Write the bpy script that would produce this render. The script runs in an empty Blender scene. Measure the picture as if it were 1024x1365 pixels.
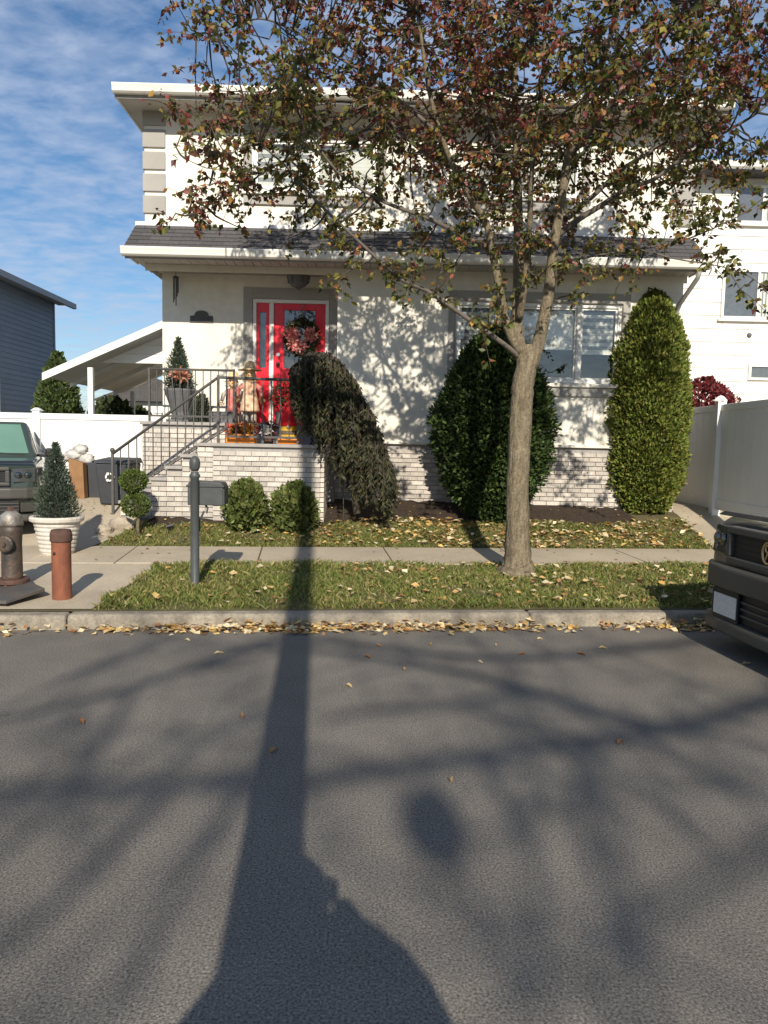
import bpy, math, random
import numpy as np
from mathutils import Vector, Matrix

random.seed(7)
RN = np.random.default_rng(11)
scene = bpy.context.scene
col = scene.collection
rad = math.radians

# ------------------------------------------------------------------ camera
FPX, YAW, PIT, ROL, EYE = 1000.0, rad(.8), rad(5.17), rad(1.2), 1.55
_f = np.array([math.sin(YAW)*math.cos(PIT), math.cos(YAW)*math.cos(PIT), -math.sin(PIT)])
_r = np.array([math.cos(YAW), -math.sin(YAW), 0.0])
_u = np.cross(_r, _f)
_R = _r*math.cos(ROL) + _u*math.sin(ROL)
_U = _u*math.cos(ROL) - _r*math.sin(ROL)
_C = np.array([0, 0, EYE])
cd = bpy.data.cameras.new('camera')
cam = bpy.data.objects.new('camera', cd)
col.objects.link(cam)
cd.sensor_fit = 'VERTICAL'
cd.sensor_height = 36.0
cd.lens = 36.0*FPX/1365.0
cd.clip_start = .05
cd.clip_end = 3000
cam.matrix_world = Matrix(((_R[0], _U[0], -_f[0], 0), (_R[1], _U[1], -_f[1], 0), (_R[2], _U[2], -_f[2], EYE), (0, 0, 0, 1)))
scene.camera = cam


def at(x, y, Y):
    """point on the plane Y seen at photo pixel x, y"""
    d = _R*(x-512)/FPX - _U*(y-682.5)/FPX + _f
    return Vector(_C + d*(Y/d[1]))


def onz(x, y, z):
    d = _R*(x-512)/FPX - _U*(y-682.5)/FPX + _f
    return Vector(_C + d*((z-EYE)/d[2]))


# ------------------------------------------------------------------ light
EL, AZ = rad(30.5), rad(-4.2)
SUN = Vector((math.sin(AZ)*math.cos(EL), math.cos(AZ)*math.cos(EL), -math.sin(EL)))
ld = bpy.data.lights.new('sun', 'SUN')
ld.energy = 4.6
ld.angle = rad(.53)
ld.color = (1, .91, .77)
lo = bpy.data.objects.new('sun', ld)
lo.rotation_euler = SUN.to_track_quat('-Z', 'Y').to_euler()
col.objects.link(lo)
world = bpy.data.worlds.new('World')
scene.world = world
world.use_nodes = True
wn, wl = world.node_tree.nodes, world.node_tree.links
bg = wn['Background']
bg.inputs['Strength'].default_value = .088
sky = wn.new('ShaderNodeTexSky')
sky.sky_type = 'NISHITA'
sky.sun_disc = False
sky.sun_elevation = EL
sky.sun_rotation = rad(180) + AZ
sky.air_density = 1.0
sky.dust_density = .3
sky.ozone_density = 3.0
tc = wn.new('ShaderNodeTexCoord')
sep = wn.new('ShaderNodeSeparateXYZ')
wl.new(tc.outputs['Generated'], sep.inputs[0])
za = wn.new('ShaderNodeMath'); za.operation = 'MAXIMUM'; za.inputs[1].default_value = .0
wl.new(sep.outputs[2], za.inputs[0])
zb = wn.new('ShaderNodeMath'); zb.operation = 'ADD'; zb.inputs[1].default_value = .12
wl.new(za.outputs[0], zb.inputs[0])
dv = wn.new('ShaderNodeVectorMath'); dv.operation = 'DIVIDE'
cb = wn.new('ShaderNodeCombineXYZ')
for i in range(3):
    wl.new(zb.outputs[0], cb.inputs[i])
wl.new(tc.outputs['Generated'], dv.inputs[0]); wl.new(cb.outputs[0], dv.inputs[1])
mp = wn.new('ShaderNodeMapping')
mp.inputs['Rotation'].default_value = (0, 0, rad(28))
mp.inputs['Scale'].default_value = (1.25, 1.65, 0)
wl.new(dv.outputs[0], mp.inputs[0])
nz = wn.new('ShaderNodeTexNoise')
nz.inputs['Scale'].default_value = 7.0; nz.inputs['Detail'].default_value = 8; nz.inputs['Roughness'].default_value = .56; nz.inputs['Distortion'].default_value = .25
wl.new(mp.outputs[0], nz.inputs['Vector'])
nz2 = wn.new('ShaderNodeTexNoise'); nz2.inputs['Scale'].default_value = 1.1; nz2.inputs['Detail'].default_value = 3
wl.new(mp.outputs[0], nz2.inputs['Vector'])
ad = wn.new('ShaderNodeMath'); ad.operation = 'MULTIPLY_ADD'; ad.inputs[1].default_value = .55
wl.new(nz2.outputs[0], ad.inputs[0]); wl.new(nz.outputs[0], ad.inputs[2])
cr = wn.new('ShaderNodeValToRGB')
cr.color_ramp.elements[0].position = .60; cr.color_ramp.elements[0].color = (.06, .06, .06, 1)
cr.color_ramp.elements[1].position = .96; cr.color_ramp.elements[1].color = (.66, .66, .66, 1)
wl.new(ad.outputs[0], cr.inputs[0])
hs = wn.new('ShaderNodeHueSaturation'); hs.inputs['Saturation'].default_value = 1.2; wl.new(sky.outputs[0], hs.inputs['Color'])
mx = wn.new('ShaderNodeMixRGB')
mx.inputs[2].default_value = (4.6, 5.4, 7.0, 1)
wl.new(cr.outputs[0], mx.inputs[0]); wl.new(hs.outputs[0], mx.inputs[1]); wl.new(mx.outputs[0], bg.inputs[0])
scene.view_settings.view_transform = 'Standard'
scene.view_settings.look = 'None'
scene.view_settings.exposure = 0.35
scene.view_settings.gamma = 1.0

# ------------------------------------------------------------------ materials


def mat(name, c, c2=None, scale=6, rough=.75, bump=0., bscale=80, spec=.3, metal=0, detail=5, stretch=None, lo_=.35, hi_=.65, rnd=0., coat=0, speck=None):
    m = bpy.data.materials.new(name)
    m.use_nodes = True
    n, l = m.node_tree.nodes, m.node_tree.links
    b = n['Principled BSDF']
    b.inputs['Roughness'].default_value = rough
    b.inputs['Specular IOR Level'].default_value = spec
    b.inputs['Metallic'].default_value = metal
    if coat:
        b.inputs['Coat Weight'].default_value = coat
        b.inputs['Coat Roughness'].default_value = .08
    t = n.new('ShaderNodeTexCoord'); vec = t.outputs['Object']
    if stretch:
        mpn = n.new('ShaderNodeMapping'); mpn.inputs['Scale'].default_value = stretch
        l.new(vec, mpn.inputs[0]); vec = mpn.outputs[0]
    c2 = c2 or tuple(x*.82 for x in c)
    no = n.new('ShaderNodeTexNoise'); no.inputs['Scale'].default_value = scale; no.inputs['Detail'].default_value = detail; no.inputs['Roughness'].default_value = .6
    l.new(vec, no.inputs['Vector'])
    r = n.new('ShaderNodeValToRGB')
    r.color_ramp.elements[0].position = lo_; r.color_ramp.elements[0].color = (*c, 1)
    r.color_ramp.elements[1].position = hi_; r.color_ramp.elements[1].color = (*c2, 1)
    l.new(no.outputs[0], r.inputs[0])
    out = r.outputs[0]
    if speck:  # fine speckle multiplied in: (scale, dark, light)
        sn = n.new('ShaderNodeTexNoise'); sn.inputs['Scale'].default_value = speck[0]; sn.inputs['Detail'].default_value = 2
        l.new(t.outputs['Object'], sn.inputs['Vector'])
        sr = n.new('ShaderNodeMapRange'); sr.inputs[1].default_value = .3; sr.inputs[2].default_value = .7; sr.inputs[3].default_value = speck[1]; sr.inputs[4].default_value = speck[2]
        l.new(sn.outputs[0], sr.inputs[0])
        mm = n.new('ShaderNodeMixRGB'); mm.blend_type = 'MULTIPLY'; mm.inputs[0].default_value = 1
        l.new(out, mm.inputs[1]); l.new(sr.outputs[0], mm.inputs[2]); out = mm.outputs[0]
    if rnd:
        oi = n.new('ShaderNodeObjectInfo')
        mr = n.new('ShaderNodeMapRange'); mr.inputs[3].default_value = 1-rnd; mr.inputs[4].default_value = 1+rnd
        l.new(oi.outputs['Random'], mr.inputs[0])
        mm = n.new('ShaderNodeMixRGB'); mm.blend_type = 'MULTIPLY'; mm.inputs[0].default_value = 1
        l.new(out, mm.inputs[1]); l.new(mr.outputs[0], mm.inputs[2]); out = mm.outputs[0]
    l.new(out, b.inputs['Base Color'])
    if bump:
        bn = n.new('ShaderNodeTexNoise'); bn.inputs['Scale'].default_value = bscale; bn.inputs['Detail'].default_value = 4
        l.new(vec, bn.inputs['Vector'])
        bp = n.new('ShaderNodeBump'); bp.inputs['Strength'].default_value = bump; bp.inputs['Distance'].default_value = .012
        l.new(bn.outputs[0], bp.inputs['Height']); l.new(bp.outputs[0], b.inputs['Normal'])
    return m


def leafmat(name, trans=.25, rough=.5, spec=.35):
    m = bpy.data.materials.new(name); m.use_nodes = True
    n, l = m.node_tree.nodes, m.node_tree.links
    b = n['Principled BSDF']; b.inputs['Roughness'].default_value = rough; b.inputs['Specular IOR Level'].default_value = spec
    a = n.new('ShaderNodeAttribute'); a.attribute_name = 'Col'
    l.new(a.outputs['Color'], b.inputs['Base Color'])
    t = n.new('ShaderNodeBsdfTranslucent'); l.new(a.outputs['Color'], t.inputs[0])
    s = n.new('ShaderNodeMixShader'); s.inputs[0].default_value = trans
    l.new(b.outputs[0], s.inputs[1]); l.new(t.outputs[0], s.inputs[2]); l.new(s.outputs[0], n['Material Output'].inputs[0])
    return m


def glassmat(name, tint=(.96, .975, .97), refl=.07):
    m = bpy.data.materials.new(name); m.use_nodes = True
    n, l = m.node_tree.nodes, m.node_tree.links
    n.remove(n['Principled BSDF'])
    g = n.new('ShaderNodeBsdfGlossy'); g.inputs['Roughness'].default_value = .02
    t = n.new('ShaderNodeBsdfTransparent'); t.inputs[0].default_value = (*tint, 1)
    lw = n.new('ShaderNodeLayerWeight'); lw.inputs[0].default_value = .25
    ma = n.new('ShaderNodeMath'); ma.operation = 'MULTIPLY_ADD'; ma.inputs[1].default_value = .6; ma.inputs[2].default_value = refl
    l.new(lw.outputs['Fresnel'], ma.inputs[0])
    s = n.new('ShaderNodeMixShader')
    l.new(ma.outputs[0], s.inputs[0]); l.new(t.outputs[0], s.inputs[1]); l.new(g.outputs[0], s.inputs[2]); l.new(s.outputs[0], n['Material Output'].inputs[0])
    return m


M = {}
M['stucco'] = mat('stucco', (.80, .77, .68), (.72, .68, .59), 1.6, .92, .45, 140, stretch=(1.3, 1.3, .45), lo_=.38, hi_=.78, speck=(9, .95, 1.04))
M['trim'] = mat('grey_trim', (.38, .365, .335), (.34, .325, .30), 3, .9, .3, 120)
M['white'] = mat('white_vinyl', (.80, .79, .75), (.76, .75, .71), 2, .45, .05, 40)
M['fence'] = mat('fence_vinyl', (.80, .80, .785), (.74, .74, .725), 1.2, .5, .05, 30)
M['alu'] = mat('gutter_white', (.78, .76, .70), (.70, .68, .62), 3, .4)
M['soffit'] = mat('soffit_plank', (.46, .43, .385), (.40, .37, .33), 3, .6, rnd=.06)
M['shingle'] = mat('asphalt_shingle', (.105, .10, .10), (.075, .072, .075), 12, .95, .6, 220, rnd=.16)
M['brick'] = mat('washed_brick', (.60, .55, .485), (.47, .43, .385), 14, .9, .5, 90, rnd=.22)
M['mortar'] = mat('mortar', (.36, .34, .32), (.28, .27, .26), 20, .95, .4, 150)
M['cap'] = mat('bluestone_cap', (.36, .34, .32), (.29, .27, .25), 6, .85, .3, 60)
M['red'] = mat('red_door_paint', (.80, .012, .032), (.75, .01, .028), 3, .35, coat=.2)
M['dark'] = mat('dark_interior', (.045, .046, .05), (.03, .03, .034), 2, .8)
M['blind'] = mat('blind_fabric', (.74, .72, .66), (.68, .66, .60), 8, .85)
M['blind2'] = mat('blind_sheer', (.30, .30, .28), (.25, .25, .24), 8, .85)
M['iron'] = mat('black_iron', (.10, .095, .09), (.07, .066, .062), 20, .5, .1, 90)
M['black'] = mat('black_plastic', (.022, .022, .024), (.016, .016, .018), 8, .45)
M['asphalt'] = mat('asphalt', (.215, .196, .168), (.155, .142, .124), 1.1, .92, .5, 260, .2, lo_=.3, hi_=.7, speck=(115, .45, 1.55))


def add_wear(m):
    """hairline cracks, oil spots and grit on the asphalt"""
    n, l = m.node_tree.nodes, m.node_tree.links
    b = n['Principled BSDF']; src = b.inputs['Base Color'].links[0].from_socket
    t = n.new('ShaderNodeTexCoord')
    w = n.new('ShaderNodeTexNoise'); w.inputs['Scale'].default_value = 1.3; w.inputs['Detail'].default_value = 6
    l.new(t.outputs['Object'], w.inputs['Vector'])
    ad_ = n.new('ShaderNodeMixRGB'); ad_.blend_type = 'LINEAR_LIGHT'; ad_.inputs[0].default_value = .35
    l.new(t.outputs['Object'], ad_.inputs[1]); l.new(w.outputs['Color'], ad_.inputs[2])
    v = n.new('ShaderNodeTexVoronoi'); v.feature = 'DISTANCE_TO_EDGE'; v.inputs['Scale'].default_value = .42
    l.new(ad_.outputs[0], v.inputs['Vector'])
    r = n.new('ShaderNodeMapRange'); r.inputs[1].default_value = .0; r.inputs[2].default_value = .003; r.inputs[3].default_value = .86; r.inputs[4].default_value = 1
    l.new(v.outputs['Distance'], r.inputs[0])
    sp_ = n.new('ShaderNodeTexNoise'); sp_.inputs['Scale'].default_value = 2.1; sp_.inputs['Detail'].default_value = 5; sp_.inputs['Roughness'].default_value = .7
    l.new(t.outputs['Object'], sp_.inputs['Vector'])
    r2 = n.new('ShaderNodeMapRange'); r2.inputs[1].default_value = .66; r2.inputs[2].default_value = .74; r2.inputs[3].default_value = 1; r2.inputs[4].default_value = .72
    l.new(sp_.outputs[0], r2.inputs[0])
    gr = n.new('ShaderNodeTexVoronoi'); gr.inputs['Scale'].default_value = 60
    l.new(t.outputs['Object'], gr.inputs['Vector'])
    r3 = n.new('ShaderNodeMapRange'); r3.inputs[1].default_value = .0; r3.inputs[2].default_value = .25; r3.inputs[3].default_value = 1.55; r3.inputs[4].default_value = .95
    l.new(gr.outputs['Distance'], r3.inputs[0])
    out = src
    for q in (r, r2, r3):
        mm = n.new('ShaderNodeMixRGB'); mm.blend_type = 'MULTIPLY'; mm.inputs[0].default_value = 1
        l.new(out, mm.inputs[1]); l.new(q.outputs[0], mm.inputs[2]); out = mm.outputs[0]
    l.new(out, b.inputs['Base Color'])


add_wear(M['asphalt'])
M['conc'] = mat('concrete', (.47, .40, .30), (.37, .315, .235), 1.3, .9, .35, 70, speck=(60, .85, 1.12))
M['kerb'] = mat('kerb_concrete', (.33, .29, .225), (.19, .165, .13), 5, .92, .7, 40, speck=(40, .72, 1.2))
M['soil'] = mat('soil', (.12, .10, .05), (.085, .08, .035), 2.5, .95, .7, 40)
M['mulch'] = mat('mulch', (.055, .038, .026), (.03, .021, .015), 18, .95, 1, 45)
M['bark'] = mat('pear_bark', (.225, .185, .122), (.125, .10, .066), 9, .92, 1, 22, stretch=(3, 3, .7), speck=(45, .7, 1.25))
M['bark2'] = mat('grey_bark', (.15, .13, .11), (.10, .085, .07), 10, .92, .6, 20)
M['twig'] = mat('twig_bark', (.085, .07, .055), (.06, .05, .04), 20, .9)
M['leaf'] = leafmat('tree_leaf', .36, .45, .3)
M['needle'] = leafmat('needle_leaf', .15, .6, .25)
M['grass'] = leafmat('grass_blade', .3, .55, .3)
M['dead'] = leafmat('dry_leaf', .2, .7, .2)
M['siding'] = mat('white_siding', (.80, .785, .74), (.76, .74, .69), 2, .6, rnd=.025)
M['bluesiding'] = mat('blue_siding', (.22, .25, .30), (.20, .23, .275), 2, .6, rnd=.04)
M['glass'] = glassmat('window_glass')
M['carglass'] = glassmat('car_glass', (.35, .42, .40), .2)
M['greenglass'] = mat('green_tinted_glass', (.13, .25, .19), (.11, .22, .165), 2, .08, spec=.6, coat=.5)
M['rust'] = mat('rusty_red_paint', (.26, .092, .048), (.15, .06, .038), 9, .8, .4, 60, stretch=(1, 1, .5))
M['rustdark'] = mat('dark_rust', (.115, .06, .045), (.075, .045, .037), 14, .85, .4, 70)
M['hydrant'] = mat('worn_black_paint', (.032, .032, .031), (.10, .065, .045), 7, .5, .4, 45, spec=.4)
M['silver'] = mat('silver_paint', (.40, .38, .345), (.15, .125, .105), 10, .48, .3, 50, metal=.5)
M['steel'] = mat('steel_plate', (.10, .10, .10), (.14, .12, .10), 6, .5, .3, 60, metal=.3)
M['mail'] = mat('mailbox_paint', (.075, .082, .082), (.06, .065, .066), 10, .45, .1, 60)
M['pot'] = mat('whitewashed_pot', (.64, .60, .53), (.50, .46, .40), 9, .85, .4, 40)
M['greypot'] = mat('grey_pot', (.15, .15, .155), (.11, .11, .115), 9, .7, .2, 40)
M['bin'] = mat('bin_plastic', (.05, .055, .062), (.04, .044, .05), 5, .55)
M['carpaint'] = mat('dark_car_paint', (.13, .127, .118), (.12, .117, .108), 2, .28, coat=1, metal=.35)
M['greenpaint'] = mat('dark_green_car_paint', (.045, .062, .048), (.04, .055, .043), 2, .3, coat=.8, metal=.2)
M['bumper'] = mat('car_bumper_plastic', (.075, .073, .066), (.065, .063, .057), 3, .45)
M['tyre'] = mat('tyre_rubber', (.02, .02, .02), (.028, .027, .026), 20, .85)
M['chrome'] = mat('chrome', (.7, .68, .62), (.6, .58, .53), 4, .2, metal=1)
M['gold'] = mat('gold_emblem', (.62, .48, .28), (.45, .33, .18), 12, .35, metal=.8)
M['wood'] = mat('pole_wood', (.16, .115, .08), (.10, .075, .055), 5, .9, .6, 30, stretch=(4, 4, .4))
M['straw'] = mat('straw', (.76, .58, .34), (.62, .45, .24), 30, .9, .5, 60)
M['cloth1'] = mat('plaid_cloth', (.66, .34, .22), (.74, .60, .40), 16, .9)
M['cloth2'] = mat('red_cloth', (.60, .10, .10), (.48, .28, .22), 18, .9)
M['denim'] = mat('patched_denim', (.30, .32, .36), (.52, .42, .26), 15, .9)
M['orange'] = mat('orange_paint', (.74, .25, .035), (.66, .20, .028), 8, .6)
M['pumpkin'] = mat('pumpkin_skin', (.72, .23, .03), (.60, .17, .025), 6, .55)
M['yellow'] = mat('yellow_band', (.72, .46, .04), (.62, .36, .03), 10, .6)
M['redcloth'] = mat('bright_red_felt', (.80, .02, .025), (.66, .012, .02), 14, .8)
M['rock'] = mat('field_stone', (.42, .36, .28), (.28, .235, .18), 7, .9, .6, 25)
M['card'] = mat('cardboard', (.33, .185, .09), (.25, .14, .07), 5, .85)
M['bag'] = mat('white_bag_plastic', (.60, .59, .56), (.38, .37, .345), 12, .5, .6, 18)
M['plate'] = mat('number_plate', (.66, .66, .62), (.52, .53, .52), 40, .4)
M['headglass'] = mat('headlamp_plastic', (.06, .06, .055), (.04, .04, .038), 6, .15, spec=.6, coat=.6)
M['navy'] = mat('dark_jacket', (.04, .045, .06), (.03, .034, .045), 8, .9)
M['skin'] = mat('skin', (.50, .32, .24), (.46, .29, .21), 6, .6)
M['pipe'] = mat('downpipe_grey', (.30, .29, .27), (.24, .235, .22), 6, .5)
M['flower'] = leafmat('petals', .2, .7, .2)

# ------------------------------------------------------------------ object helpers


def wm(o):
    b = o.matrix_basis.copy()
    return wm(o.parent) @ o.matrix_parent_inverse @ b if o.parent else b


def adopt(o, p):
    if p is not None:
        o.parent = p
        o.matrix_parent_inverse = wm(p).inverted()
    return o


def tag(o, label=None, cat=None, group=None, kind=None):
    for k, v in (('label', label), ('category', cat), ('group', group), ('kind', kind)):
        if v:
            o[k] = v
    return o


def thing(name, label, cat, loc=(0, 0, 0), group=None):
    o = bpy.data.objects.new(name, None)
    o.empty_display_size = .1
    col.objects.link(o)
    o.location = loc
    return tag(o, label, cat, group)


class MB:
    def __init__(s):
        s.v, s.f = [], []

    def add(s, vs, fs):
        b = len(s.v)
        s.v += [tuple(x) for x in vs]
        s.f += [tuple(b+i for i in q) for q in fs]
        return s

    def box(s, x0, x1, y0, y1, z0, z1):
        return s.add([(x0, y0, z0), (x1, y0, z0), (x1, y1, z0), (x0, y1, z0), (x0, y0, z1), (x1, y0, z1), (x1, y1, z1), (x0, y1, z1)],
                     [(0, 3, 2, 1), (4, 5, 6, 7), (0, 1, 5, 4), (1, 2, 6, 5), (2, 3, 7, 6), (3, 0, 4, 7)])

    def hexa(s, lo, hi):
        """lo, hi: 4 points each, same order"""
        return s.add(list(lo)+list(hi), [(0, 3, 2, 1), (4, 5, 6, 7), (0, 1, 5, 4), (1, 2, 6, 5), (2, 3, 7, 6), (3, 0, 4, 7)])

    def bar(s, a, b, w, h=None):
        """rectangular bar between two points"""
        a, b = Vector(a), Vector(b); h = h or w
        t = (b-a).normalized()
        up = Vector((0, 0, 1)) if abs(t.z) < .95 else Vector((0, 1, 0))
        x = t.cross(up).normalized()*w/2
        y = x.cross(t).normalized()*h/2
        return s.hexa([a-x-y, a+x-y, a+x+y, a-x+y], [b-x-y, b+x-y, b+x+y, b-x+y])

    def tube(s, pts, rs, n=8, cap=True):
        pts = [Vector(p) for p in pts]
        if not isinstance(rs, (list, tuple)):
            rs = [rs]*len(pts)
        b = len(s.v); ref = None
        for i, p in enumerate(pts):
            t = (pts[min(i+1, len(pts)-1)]-pts[max(i-1, 0)])
            t = t.normalized() if t.length > 1e-9 else Vector((0, 0, 1))
            if ref is None:
                ref = Vector((1, 0, 0)) if abs(t.x) < .8 else Vector((0, 1, 0))
            x = (ref - t*ref.dot(t)).normalized(); y = t.cross(x); ref = x
            for k in range(n):
                a = 2*math.pi*k/n
                s.v.append(tuple(p + (x*math.cos(a)+y*math.sin(a))*rs[i]))
        for i in range(len(pts)-1):
            for k in range(n):
                k2 = (k+1) % n
                s.f.append((b+i*n+k, b+i*n+k2, b+(i+1)*n+k2, b+(i+1)*n+k))
        if cap:
            s.f.append(tuple(b+k for k in reversed(range(n))))
            s.f.append(tuple(b+(len(pts)-1)*n+k for k in range(n)))
        return s

    def lathe(s, prof, c, n=20):
        c = Vector(c); b = len(s.v)
        for r, z in prof:
            for k in range(n):
                a = 2*math.pi*k/n
                s.v.append((c.x+r*math.cos(a), c.y+r*math.sin(a), c.z+z))
        m = len(prof)
        for i in range(m-1):
            for k in range(n):
                k2 = (k+1) % n
                s.f.append((b+i*n+k, b+i*n+k2, b+(i+1)*n+k2, b+(i+1)*n+k))
        s.f.append(tuple(b+k for k in reversed(range(n))))
        s.f.append(tuple(b+(m-1)*n+k for k in range(n)))
        return s

    def ball(s, c, rx, ry=None, rz=None, n=12, m=8, rough=0):
        ry = ry or rx; rz = rz or rx; c = Vector(c); b = len(s.v)
        for i in range(1, m):
            th = math.pi*i/m
            for k in range(n):
                a = 2*math.pi*k/n
                q = 1 + (random.uniform(-rough, rough) if rough else 0)
                s.v.append((c.x+rx*q*math.sin(th)*math.cos(a), c.y+ry*q*math.sin(th)*math.sin(a), c.z-rz*q*math.cos(th)))
        lo_ = len(s.v); s.v.append((c.x, c.y, c.z-rz)); s.v.append((c.x, c.y, c.z+rz))
        for i in range(m-2):
            for k in range(n):
                k2 = (k+1) % n
                s.f.append((b+i*n+k, b+i*n+k2, b+(i+1)*n+k2, b+(i+1)*n+k))
        for k in range(n):
            k2 = (k+1) % n
            s.f.append((lo_, b+k2, b+k)); s.f.append((lo_+1, b+(m-2)*n+k, b+(m-2)*n+k2))
        return s

    def prism(s, poly, y0, y1, axis='y'):
        """polygon in (x,z) extruded along y, or (y,z) extruded along x"""
        n = len(poly)
        if axis == 'y':
            vs = [(p[0], y0, p[1]) for p in poly]+[(p[0], y1, p[1]) for p in poly]
        elif axis == 'x':
            vs = [(y0, p[0], p[1]) for p in poly]+[(y1, p[0], p[1]) for p in poly]
        else:
            vs = [(p[0], p[1], y0) for p in poly]+[(p[0], p[1], y1) for p in poly]
        return s.add(vs, [tuple(range(n)), tuple(reversed(range(n, 2*n)))]+[(i, n+i, n+(i+1) % n, (i+1) % n) for i in range(n)])

    def build(s, name, m, parent=None, smooth=False, bevel=0, seg=2, mtx=None):
        me = bpy.data.meshes.new(name)
        vs = [tuple(mtx @ Vector(p)) for p in s.v] if mtx is not None else s.v
        me.from_pydata(vs, [], s.f)
        import bmesh
        bm = bmesh.new(); bm.from_mesh(me)
        bmesh.ops.recalc_face_normals(bm, faces=bm.faces)
        bm.to_mesh(me); bm.free()
        if smooth:
            me.polygons.foreach_set('use_smooth', [True]*len(me.polygons))
        me.materials.append(M[m] if isinstance(m, str) else m)
        o = bpy.data.objects.new(name, me)
        col.objects.link(o)
        if bevel:
            b = o.modifiers.new('bevel', 'BEVEL'); b.width = bevel; b.segments = seg; b.limit_method = 'ANGLE'; b.angle_limit = rad(35)
        return adopt(o, parent)


def np_mesh(name, V, Fc, m, parent=None, colr=None):
    """V (n,3), Fc (m,k) -> object"""
    me = bpy.data.meshes.new(name)
    V = np.ascontiguousarray(V, dtype=np.float32); Fc = np.ascontiguousarray(Fc, dtype=np.int32)
    k = Fc.shape[1]
    me.vertices.add(len(V)); me.vertices.foreach_set('co', V.ravel())
    me.loops.add(Fc.size); me.loops.foreach_set('vertex_index', Fc.ravel())
    me.polygons.add(len(Fc)); me.polygons.foreach_set('loop_start', np.arange(0, Fc.size, k, dtype=np.int32))
    me.update(calc_edges=True)
    if colr is not None:
        a = me.color_attributes.new('Col', 'FLOAT_COLOR', 'POINT')
        a.data.foreach_set('color', np.hstack([colr, np.ones((len(colr), 1))]).astype(np.float32).ravel())
    me.materials.append(M[m])
    o = bpy.data.objects.new(name, me); col.objects.link(o)
    return adopt(o, parent)


def unit(a):
    return a/np.maximum(np.linalg.norm(a, axis=1, keepdims=True), 1e-9)


def leaf_arrays(pos, d, length, ratio, colr, fold=.25, nrm=None):
    """folded diamond leaves: base pos, direction d; returns verts, faces, colours"""
    n = len(pos); d = unit(d)
    if nrm is None:
        nrm = RN.normal(size=(n, 3))
    s = unit(np.cross(d, nrm)); up = np.cross(s, d)
    L = np.asarray(length).reshape(-1, 1)*np.ones((n, 1))
    W = L*ratio
    mid = pos + d*L*.45
    V = np.empty((n, 4, 3))
    V[:, 0] = pos; V[:, 1] = mid - s*W/2 + up*W*fold; V[:, 2] = pos + d*L; V[:, 3] = mid + s*W/2 + up*W*fold
    b = (np.arange(n)*4)[:, None]
    Fc = np.concatenate([b+np.array([[0, 1, 2]]), b+np.array([[0, 2, 3]])])
    return V.reshape(-1, 3), Fc, np.repeat(colr, 4, axis=0)


def pick(pal, n, jit=.15):
    pal = np.array(pal); c = pal[RN.integers(0, len(pal), n)]
    return np.clip(c*(1+RN.normal(0, jit, (n, 1))), .002, 1)


# ------------------------------------------------------------------ the setting
KA = rad(5.6)
KT = np.array([math.cos(KA), math.sin(KA)]); KN = np.array([-math.sin(KA), math.cos(KA)]); K0 = np.array([.1, 6.26])


def sd(x, y):
    q = (x-K0[0], y-K0[1])
    return q[0]*KT[0]+q[1]*KT[1], q[0]*KN[0]+q[1]*KN[1]


def xy(s, d):
    return K0[0]+s*KT[0]+d*KN[0], K0[1]+s*KT[1]+d*KN[1]


PD = np.array([0, .16, 2.05, 3.2, 5.0, 9, 60]); PZ = np.array([.118, .122, .20, .225, .66, .70, .8])


def gz_d(d):
    return np.interp(d, PD, PZ)


def gz(x, y):
    return float(gz_d(sd(x, y)[1]))


def strip(name, s0, s1, ds, dz, m, kind='structure', ns=40, parent=None):
    """sheet in kerb coordinates following the ground profile, dz above it"""
    mb = MB()
    ss = np.linspace(s0, s1, ns+1)
    vs = [(*xy(s, d), float(gz_d(d))+dz) for d in ds for s in ss]
    fs = [(j*(ns+1)+i, j*(ns+1)+i+1, (j+1)*(ns+1)+i+1, (j+1)*(ns+1)+i) for j in range(len(ds)-1) for i in range(ns)]
    o = mb.add(vs, fs).build(name, m, parent, smooth=True)
    if kind and not parent:
        o['kind'] = kind
    return o


g = MB().add([(-900, -900, -.06), (900, -900, -.06), (900, 900, -.06), (-900, 900, -.06)], [(0, 1, 2, 3)]).build('ground', 'soil')
g['kind'] = 'structure'
mb = MB()
a = [xy(-60, 0), xy(60, 0), xy(60, -7.0), xy(-60, -7.0)]
road = mb.add([(p[0], p[1], 0) for p in a], [(0, 3, 2, 1)]).build('road', 'asphalt')
road['kind'] = 'structure'
yard = strip('yard_ground', -60, 60, [.12, 1, 2.05, 3.2, 3.6, 4.1, 4.6, 5.0, 7, 9, 60], 0, 'soil')
# verge and kerb behind the photographer
mb = MB()
a = [xy(-60, -7.15), xy(60, -7.15), xy(60, -40), xy(-60, -40)]
v2 = mb.add([(p[0], p[1], .13) for p in a], [(0, 3, 2, 1)]).build('verge', 'soil'); v2['kind'] = 'structure'
far_kerb = MB().prism([xy(-60, -7), xy(60, -7), xy(60, -7.16), xy(-60, -7.16)], -.05, .135, 'z').build('far_kerb', 'kerb', bevel=.02)
far_kerb['kind'] = 'structure'


def group_struct(name):
    o = bpy.data.objects.new(name, None); o.empty_display_size = .1; col.objects.link(o); o['kind'] = 'structure'
    return o


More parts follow.
